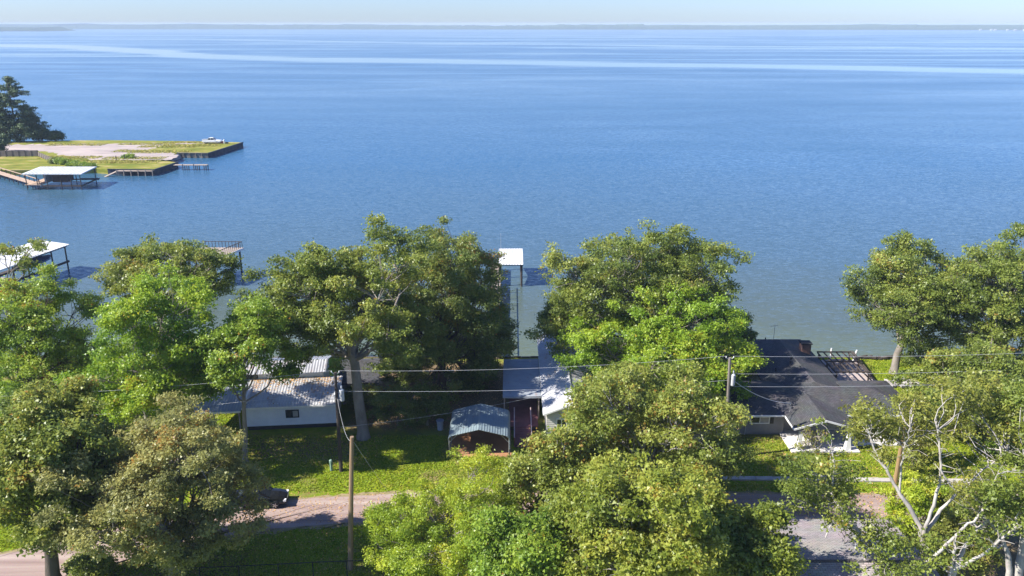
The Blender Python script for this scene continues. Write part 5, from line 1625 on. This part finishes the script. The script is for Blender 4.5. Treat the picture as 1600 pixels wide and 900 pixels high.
# ------------------------------------------------------------------ shrubs and small trees
SHRUBS = [
 ("shrub", (622, 664), (580, 668, 600, 664), "dark shrub mass at the foot of the thick trunk, right of it", dict(leaf='dark', n_leaves=9000)),
 ("shrub", (668, 664), (638, 702, 605, 664), "dark shrub behind the rubbish bin", dict(leaf='dark', n_leaves=7000)),
 ("shrub", (560, 640), (535, 592, 600, 640), "low dark shrub between the white house and the thick trunk", dict(leaf='dark', n_leaves=4000)),
 ("shrub", (740, 612), (700, 775, 572, 612), "dark bush at the shore end left of the patio cover", dict(leaf='dark', n_leaves=6000)),
 ("shrub", (765, 592), (735, 782, 552, 592), "small green bush beside the foot of the long pier", dict(leaf='mid', n_leaves=4500)),
 ("shrub", (640, 600), (600, 690, 565, 600), "dark undergrowth between the tall oak and the dense dark oak", dict(leaf='dark', n_leaves=6000)),
 ("shrub", (140, 908), (98, 168, 872, 915), "round dark bush at the bottom left beside the lane", dict(leaf='olive', n_leaves=7000)),
 ("shrub", (30, 668), (-20, 68, 590, 668), "bright green bush at the left edge", dict(leaf='bright', n_leaves=7000)),
 ("sapling", (70, 640), (45, 95, 578, 632), "small russet leaved sapling at left below the dark oak", dict(leaf='red', n_leaves=1800)),
 ("shrub", (180, 640), (140, 225, 590, 640), "green bush under the bright green broad tree", dict(leaf='mid', n_leaves=6000)),
 ("shrub", (300, 600), (262, 335, 566, 602), "green bush behind the left bay of the tin roof", dict(leaf='mid', n_leaves=4000)),
 ("shrub", (1095, 690), (1050, 1150, 640, 690), "dark bush at the left end of the dark roofed house", dict(leaf='dark', n_leaves=7000)),
 ("shrub", (1110, 640), (1070, 1150, 598, 640), "shaded bush behind the grey transformer pole", dict(leaf='dark', n_leaves=6000)),
 ("sapling", (1268, 712), (1240, 1297, 660, 720), "thin sapling with yellowish leaves in front of the porch", dict(leaf='autumn', n_leaves=330, trunk=.028, gap=.4)),
 ("sapling", (1258, 780), (1228, 1292, 700, 782), "thin leafy sapling on the lawn strip before the porch", dict(leaf='olive', n_leaves=700, trunk=.03, gap=.3)),
 ("shrub", (1440, 840), (1385, 1500, 740, 842), "yellow green bush right of the near roof behind the pale limbs", dict(leaf='lime', n_leaves=12000)),
 ("shrub", (1525, 850), (1470, 1580, 735, 855), "bush with turning leaves between the pale limbs", dict(leaf='autumn', n_leaves=11000)),
 ("shrub", (1500, 920), (1440, 1560, 800, 918), "low russet tinged bush at the right end of the near roof", dict(leaf='autumn', n_leaves=8000)),
 ("shrub", (1575, 720), (1530, 1640, 650, 735), "green bush by the far side of the lane at the right edge", dict(leaf='mid', n_leaves=9000)),
 ("shrub", (1425, 730), (1385, 1470, 640, 732), "yellowish leafy small tree in front of the right end of the dark roof", dict(leaf='autumn', n_leaves=5000, gap=.15)),
 ("shrub", (1480, 650), (1432, 1540, 592, 655), "olive bush by the rubble at the right end of the dark roof", dict(leaf='olive', n_leaves=8000)),
]
for i, (nm, foot, box, lab, kw) in enumerate(SHRUBS):
    k = dict(lobes=8, subs=11, spread=0.42, leaf_size=0.19, trunk=0.10, seed=60 + i, cat="shrub" if nm == "shrub" else "sapling")
    k.update(kw)
    tree_at(nm, foot, box, lab, **k)

# ------------------------------------------------------------------ pale-limbed trees at bottom right, built limb by limb
def limbed_tree(name, base, limbs, label, leaf, clumps, n_leaves, seed, bark='pale', leaf_size=0.20, sprigs=5, r_end=0.03, spread=0.5):
    """limbs = list of (points, r0, r1); clumps of leaves at given points, twigs along the limbs"""
    rng = np.random.default_rng(seed)
    base = np.asarray(base, float)
    root = empty(name, tuple(base), 0, label, "tree")
    big, small = [], []
    tips = []
    for pts, r0, r1 in limbs:
        P = np.array([list(p) for p in pts], float)
        # smooth polyline
        t = np.linspace(0, len(P) - 1, (len(P) - 1) * 4 + 1)
        Q = np.stack([np.interp(t, np.arange(len(P)), P[:, k]) for k in range(3)], 1)
        for _ in range(2): Q[1:-1] = (Q[:-2] + 2 * Q[1:-1] + Q[2:]) / 4
        Q[1:-1] += rng.normal(size=(len(Q) - 2, 3)) * 0.03
        R = (r1 + (r0 - r1) * np.linspace(1, 0, len(Q)) ** 1.3) * .82 * (1 + rng.normal(size=len(Q)) * .06)
        big.append((Q, R))
        for i in range(len(Q) // 2, len(Q)):
            for _ in range(sprigs // 3 + 1):
                d = rng.normal(size=3); d[2] = abs(d[2]) * .6 + .2; d /= np.linalg.norm(d)
                L = rng.uniform(.5, 1.6)
                small.append(limb(Q[i], Q[i] + d * L, max(.02, R[i] * .4), .010, rng, .15, 4, .0))
                if rng.uniform() < .35: tips.append(Q[i] + d * L)
    cl = np.array([list(c) for c in clumps] + [list(t) for t in tips], float)
    for c in clumps:
        c = np.array(list(c))
        allp = np.concatenate([b[0] for b in big])
        j = np.argmin(np.linalg.norm(allp - c, axis=1))
        if np.linalg.norm(allp[j] - c) < 4.5: small.append(limb(allp[j], c, .045, .015, rng, .1, 5, .05))
    w = np.concatenate([np.full(len(clumps), 1.0), np.full(len(tips), .22)]); w /= w.sum()
    n_leaves = int(n_leaves * 1.15)
    ks, bs, gs = sprigs_of(None, n_leaves, rng, 10, .22)
    idx = rng.choice(len(cl), ks, p=w)
    g = rng.normal(size=(ks, 3)); g /= np.linalg.norm(g, axis=1)[:, None]
    rr = rng.uniform(0, 1, ks) ** .5
    sig = np.where(idx < len(clumps), spread * 1.6, spread * .7)
    off = g * (rr * sig)[:, None] * np.array([1.2, 1.2, .75])
    Ns = off * .5 + np.array([-.1, 0, .5]) + rng.normal(size=off.shape) * .4
    tint = (np.clip(.45 + rng.normal(size=len(cl)) * .14, .05, .85)[idx] + rng.normal(size=ks) * .1)[bs] + rng.normal(size=n_leaves) * .08
    me = leaves_mesh("crown", (cl[idx] + off)[bs] + gs - base, Ns[bs] + rng.normal(size=(n_leaves, 3)) * .45, leaf_size * .9, tint, rng, .75)
    me.materials.append(LEAF[leaf]); link_mesh("crown", me, None, root)
    V, F = tubes_np([(P - base, R) for P, R in big], 9)
    V2, F2 = tubes_np([(P - base, R) for P, R in small], 4)
    me = quads_mesh("trunk", np.concatenate([V, V2]), np.concatenate([F, F2 + len(V)]), True)
    me.materials.append(BARK[bark]); link_mesh("trunk", me, None, root)
    return root

def L_(pts, r0, r1):
    return ([PY(a, c, Y) for a, c, Y in pts], r0, r1)
def cloud(x0, x1, y0, y1, Y0, Y1, n, seed):
    r = random.Random(seed)
    return [PY(r.uniform(x0, x1), r.uniform(y0, y1), r.uniform(Y0, Y1)) for _ in range(n)]

b = PY(1445, 905, 44.0); b = Vector((b.x, 44.0, 0))
limbed_tree("sycamore_tree", b, [
  ([b, PY(1444, 880, 44.1), PY(1442, 845, 44.3)], .30, .24),
  L_([(1442, 848, 44.3), (1436, 815, 44.6), (1405, 770, 45.2), (1388, 740, 45.6), (1372, 715, 46), (1362, 690, 46.3), (1355, 668, 46.5)], .20, .05),
  L_([(1442, 848, 44.3), (1447, 820, 44.2), (1462, 780, 44.2), (1472, 735, 44.4), (1468, 700, 44.6), (1465, 672, 44.8)], .17, .06),
  L_([(1445, 835, 44.3), (1470, 795, 44.6), (1500, 765, 44.9), (1535, 735, 45.2), (1575, 705, 45.5)], .16, .05),
  L_([(1405, 770, 45.2), (1408, 735, 45.3), (1412, 700, 45.5), (1422, 668, 45.6)], .10, .03),
  L_([(1470, 735, 44.4), (1490, 765, 44.0), (1520, 790, 43.6)], .09, .04),
], "bare white forked tree at bottom right beside the corner of the near roof", 'autumn',
  cloud(1332, 1440, 622, 684, 46, 49, 20, 1) + cloud(1425, 1570, 592, 672, 46, 50, 34, 2), 11000, 91)
b = PY(1480, 925, 42.2); b = Vector((b.x, 42.2, 0))
limbed_tree("sycamore_tree", b, [
  ([b, PY(1484, 905, 42.2), PY(1500, 870, 42.4)], .30, .2),
  L_([(1500, 872, 42.4), (1508, 850, 42.6), (1530, 825, 43), (1560, 800, 43.5), (1585, 782, 44)], .17, .06),
  L_([(1484, 895, 42.2), (1535, 868, 42.0), (1570, 838, 42.0), (1590, 820, 42.0)], .16, .06),
  L_([(1446, 880, 42.3), (1470, 860, 42.3), (1500, 830, 42.6), (1528, 808, 43), (1548, 770, 43.4), (1558, 738, 43.8), (1600, 735, 44)], .15, .04),
  L_([(1484, 900, 42.2), (1490, 870, 42.2), (1492, 845, 42.3)], .12, .09),
], "pale limbed tree at the bottom right corner, left of the twin grey trunks", 'olive',
  cloud(1540, 1620, 760, 830, 42, 45, 12, 4) + cloud(1440, 1470, 820, 880, 42, 43, 3, 5), 5000, 92)
b = PY(1580, 930, 45.0); b = Vector((b.x, 45.0, 0))
limbed_tree("sycamore_tree", b, [
  ([b, PY(1578, 890, 45.0), PY(1572, 850, 45.2), PY(1545, 815, 45.6), PY(1530, 800, 46)], .32, .08),
  ([b + Vector((.5, 0, .2)), PY(1592, 880, 45.0), PY(1602, 830, 45.0), PY(1608, 760, 45.2), PY(1600, 700, 45.5)], .40, .15),
  L_([(1570, 850, 45.2), (1556, 858, 45), (1540, 830, 45), (1520, 815, 45)], .12, .04),
], "thick pale twin trunked tree at the bottom right corner", 'olive',
  cloud(1560, 1680, 600, 720, 44, 48, 30, 6), 12000, 93)
b = PY(1392, 935, 42.5); b = Vector((b.x, 42.5, 0))
limbed_tree("ash_tree", b, [
  ([b, PY(1388, 890, 42.6), PY(1365, 860, 43.0), PY(1340, 828, 43.6), PY(1318, 800, 44.2), PY(1300, 775, 44.8), PY(1290, 745, 45.2)], .20, .06),
  L_([(1340, 828, 43.6), (1312, 815, 44), (1285, 800, 44.4), (1268, 790, 44.8)], .11, .03),
  L_([(1318, 800, 44.2), (1322, 835, 44), (1318, 850, 43.8)], .07, .02),
  L_([(1300, 775, 44.8), (1304, 730, 45.2), (1300, 690, 45.6)], .08, .02),
  L_([(1350, 840, 43.4), (1352, 860, 43), (1350, 880, 42.8)], .06, .02),
  L_([(1290, 840, 43.4), (1298, 820, 43.8), (1310, 806, 44.0)], .06, .03),
], "leaning pale branched tree over the near roof with leaves only at its top left", 'olive',
  cloud(1236, 1350, 722, 802, 44, 47, 20, 7) + cloud(1330, 1385, 815, 845, 43, 44, 4, 8) + cloud(1380, 1400, 845, 870, 42.5, 43, 3, 9) + cloud(1360, 1470, 878, 905, 41, 42, 5, 10), 8000, 94)

# ------------------------------------------------------------------ pines and scrub on the far land at left
def pine(px_, py_, top, half, label, seed, n=9000, lean=0.0):
    rng = np.random.default_rng(seed)
    g = G(px_, py_, PZ)
    base = np.array(g)
    h = PY(px_, top, g.y).z - PZ
    R = half / FOC * depth_of(g.y, h / 2)
    root = empty("pine_tree", tuple(base), 0, label, "tree", "pines on the far shore")
    trunk = (np.array([base, base + [0, 0, h * .5], base + [lean * h * .05, 0, h * .97]]), np.array([.38, .28, .06]))
    lines = [trunk]; C = []; S = []
    tiers = 15
    for i in range(tiers):
        t = .22 + .78 * i / (tiers - 1)
        z = h * t
        rad = R * (1.05 - .75 * ((t - .22) / .78) ** 1.6) * rng.uniform(.65, 1.15)
        k = 6 if t < .9 else 3
        for j in range(k):
            a = rng.uniform(0, 6.28)
            r = rad * rng.uniform(.55, 1.05)
            tip = base + [math.cos(a) * r, math.sin(a) * r, z + rng.uniform(-.4, .7)]
            s = base + [0, 0, z - .4]
            lines.append((np.array([s, (s + tip) / 2 + [0, 0, .1], tip]), np.array([.10, .06, .03])))
            for q in (.45, .65, .85, 1.0):
                C.append(s + (tip - s) * q + rng.normal(size=3) * .3); S.append(.75 + .5 * rng.uniform())
    C = np.array(C); S = np.array(S)
    idx = rng.integers(0, len(C), n)
    gv = rng.normal(size=(n, 3)); gv /= np.linalg.norm(gv, axis=1)[:, None]
    off = gv * (rng.uniform(0, 1, n) ** .5 * S[idx])[:, None] * [1.1, 1.1, .42]
    tint = np.clip(.4 + rng.normal(size=len(C)) * .18, 0, .9)[idx] + rng.normal(size=n) * .1
    me = leaves_mesh("crown", C[idx] + off - base, off + [0, 0, .5] + rng.normal(size=off.shape) * .4, .55, tint, rng, .4)
    me.materials.append(LEAF['pine']); link_mesh("crown", me, None, root)
    V, F = tubes_np([(P - base, Rr) for P, Rr in lines], 6)
    me = quads_mesh("trunk", V, F, True); me.materials.append(BARK['dark']); link_mesh("trunk", me, None, root)
pine(28, 219.5, 124, 44, "tallest dark pine on the far shore at left", 31, 16000)
pine(-6, 219, 132, 34, "dark pine cut by the left edge of the picture on the far shore", 32, 10000)
pine(52, 219, 170, 20, "smaller pine leaning right of the tallest pine on the far shore", 33, 6000, 3)
SH2 = [((10, 222), (-14, 26, 172, 222), "dense dark scrub under the pines at the left edge", 'pine'), ((38, 221.5), (16, 62, 188, 222), "dense dark scrub under the tallest pine", 'pine'),
       ((66, 220.5), (52, 80, 196, 221), "dark scrub right of the pines by the water", 'pine'), ((86, 220), (76, 97, 205, 220), "lowest dark scrub at the water end of the pine clump", 'pine'),
       ((2, 238), (-10, 9, 210, 239), "dark bush at the end of the far board fence", 'pine'), ((6, 221), (-12, 12, 160, 222), "paler green tree in front of the pines at the left edge", 'mid')]
for i, (foot, box, lab, lf) in enumerate(SH2):
    tree_at("scrub", foot, box, lab, leaf=lf, n_leaves=6000, lobes=8, subs=10, spread=.9, leaf_size=.5, trunk=.15, seed=40 + i, cat="scrub", bark='dark')
for i, (a, c, w, h) in enumerate(((84, 256, 5, 8), (92, 257, 7, 9), (102, 258, 7, 8), (115, 260, 9, 6), (130, 261.5, 9, 5), (142, 262.5, 8, 4), (200, 247.5, 10, 3))):
    tree_at("shrub", (a, c), (a - w, a + w, c - h, c), ["dark green bush nearest the far board fence", "tallest light bush on the grassy spit behind the white boathouse", "middle bush on the grassy spit behind the white boathouse", "bush behind the right half of the white boathouse roof", "low bush right of the white boathouse roof", "lowest bush at the right end of the row on the grassy spit", "small grass mound on the gravel before the inlet"][i],
            leaf='mid' if i else 'dark', n_leaves=1800, lobes=6, subs=8, spread=.5, leaf_size=.35, trunk=.06, seed=50 + i, cat="shrub")
for i, (a, c) in enumerate(((182, 250.5), (195, 248.5))):
    p = G(a, c, PZ); mb = MB(); mb.tube([(p.x, p.y, PZ - .1), (p.x, p.y, PZ + 1.3)], .12, 6)
    put(mb.build("marker_post", dark_wood), ("thin dark post at the gravel edge, left one of two", "thin dark post at the gravel edge, right one of two")[i], "post")

# ------------------------------------------------------------------ grass tufts on the lawns
def tufts(name, boxes, n, seed, mat_):
    rng = np.random.default_rng(seed)
    P = []
    area = [(x1 - x0) * (y1 - y0) for x0, x1, y0, y1 in boxes]
    for (x0, x1, y0, y1), a in zip(boxes, area):
        k = int(n * a / sum(area))
        P.append(np.stack([rng.uniform(x0, x1, k), rng.uniform(y0, y1, k), np.zeros(k)], 1))
    P = np.concatenate(P)
    # keep off the lane, floors and bare patches
    ue = np.interp(P[:, 0], [e[0] for e in up_edge], [e[1] for e in up_edge])
    le = np.interp(P[:, 0], [e[0] for e in lo_edge], [e[1] for e in lo_edge])
    ok = (P[:, 1] > ue + .15 + rng.exponential(.3, len(P))) | (P[:, 1] < le - .25 - rng.exponential(.3, len(P)))
    for x0, x1, y0, y1, in ((-25.6, -16.9, 71, 80), (-5.8, -.1, 65.9, 71.6), (20.5, 38.6, 69.6, 89), (25.2, 31.6, 66.5, 71), (31.4, 38.6, 67.8, 71), (12.3, 27, 37, 52), (2.8, 8.6, 68.8, 89), (17.8, 40.3, 61.3, 62.5), (34.3, 39.7, 80.3, 88.3)):
        ok &= ~((P[:, 0] > x0) & (P[:, 0] < x1) & (P[:, 1] > y0) & (P[:, 1] < y1))
    P = P[ok]
    m = len(P)
    h = rng.uniform(.05, .14, m)[:, None]
    a = rng.uniform(0, 6.28, m)
    d = np.stack([np.cos(a), np.sin(a), np.zeros(m)], 1)
    w = rng.uniform(.04, .10, m)[:, None]
    lean = rng.normal(size=(m, 3)) * [.05, .05, 0]
    v0, v1 = P - d * w, P + d * w
    v2 = P + lean + np.concatenate([np.zeros((m, 2)), h], 1)
    V = np.stack([v0, v1, v2], 1).reshape(-1, 3)
    F = np.arange(m * 3).reshape(-1, 3)
    me = quads_mesh(name, V, F)
    at = me.attributes.new("tint", 'FLOAT', 'POINT')
    at.data.foreach_set("value", np.repeat(np.clip(.5 + rng.normal(size=m) * .2, 0, 1), 3).astype(np.float32))
    me.materials.append(mat_)
    return put(link_mesh(name, me), kind="stuff")
grass_m = leaf_mat("grass_blades", (.055, .092, .007), (.10, .148, .009), (.165, .18, .016), (.36, .29, .10), .90, .25, .7)
tufts("grass", [(-34, 12, 60, 70), (12, 46, 60, 70), (33, 52, 70, 88.8), (-45, -5, 46, 56.5), (-50, -26, 70, 88)], 170000, 5, grass_m)

# ------------------------------------------------------------------ fallen leaves and weeds
def scatter_leaves(name, boxes, n, seed, mat_, size=.10, z=.02):
    rng = np.random.default_rng(seed)
    P = np.concatenate([np.stack([rng.uniform(x0, x1, n // len(boxes)), rng.uniform(y0, y1, n // len(boxes)), np.full(n // len(boxes), zz + z)], 1) for x0, x1, y0, y1, zz in boxes])
    me = leaves_mesh(name, P, rng.normal(size=P.shape) * .25 + [0, 0, 1], size, rng.uniform(0, 1, len(P)), rng, .8)
    me.materials.append(mat_)
    return put(link_mesh(name, me), kind="stuff")
litter = leaf_mat("fallen_leaves", (.10, .055, .03), (.20, .12, .06), (.33, .22, .11), (.40, .30, .12), .9, .05, .8)
scatter_leaves("leaf_litter", [(-16, 2, 71, 88, 0), (-34, -12, 64, 70, 0), (12, 19, 68, 88, 0), (-30, 12, 55.5, 60, .012), (-30, -4, 46, 56, 0), (18, 40, 60, 69, 0), (18, 40, 55, 60, .012)], 21000, 15, litter)
far_weed = leaf_mat("far_weeds", (.06, .08, .012), (.12, .135, .02), (.22, .20, .06), (.30, .24, .10), .9, .2, .8)
wp_ = gp([(120, 226), (230, 225), (300, 227), (262, 229), (225, 236), (170, 253), (150, 252), (110, 246), (210, 247), (300, 222.5), (250, 237.5), (200, 252.5)])
scatter_leaves("weeds", [(p.x - 9, p.x + 9, p.y - 2.5, p.y + 2.5, PZ) for p in wp_], 9000, 16, far_weed, .5, .06)

# leaves caught on the long tin roof
rngl = np.random.default_rng(77)
k_ = 520
xy = np.stack([rngl.uniform(-25.6, -16.8, k_), 75.3 - rngl.exponential(1.1, k_)], 1)
xy = xy[xy[:, 1] > 70.9]
Pl = np.concatenate([xy, (2.66 + (xy[:, 1:2] - 70.8) * .2)], 1) - np.array([-21.5, 73.5, 0])
me = leaves_mesh("roof_litter", Pl, rngl.normal(size=Pl.shape) * .2 + [0, -.2, 1], .13, rngl.uniform(0, 1, len(Pl)), rngl, .8)
me.materials.append(litter)
put(link_mesh("roof_litter", me, None, A_), kind="stuff")
# ------------------------------------------------------------------ air
m = bpy.data.materials.new("air_haze"); m.use_nodes = True
nt = m.node_tree
nt.nodes.clear()
ho = nt.nodes.new("ShaderNodeOutputMaterial")
pv = nt.nodes.new("ShaderNodeVolumePrincipled")
pv.inputs["Color"].default_value = (0.68, 0.83, 1.0, 1)
pv.inputs["Density"].default_value = 0.00014
nt.links.new(pv.outputs[0], ho.inputs["Volume"])
m.cycles.homogeneous_volume = True if hasattr(m.cycles, "homogeneous_volume") else None
mb = MB()
mb.span(-9500, 9500, -460, 9000, -3.4, 41.5)
put(mb.build("haze", m, loc=(0, 0, 0), local=True), kind="stuff")
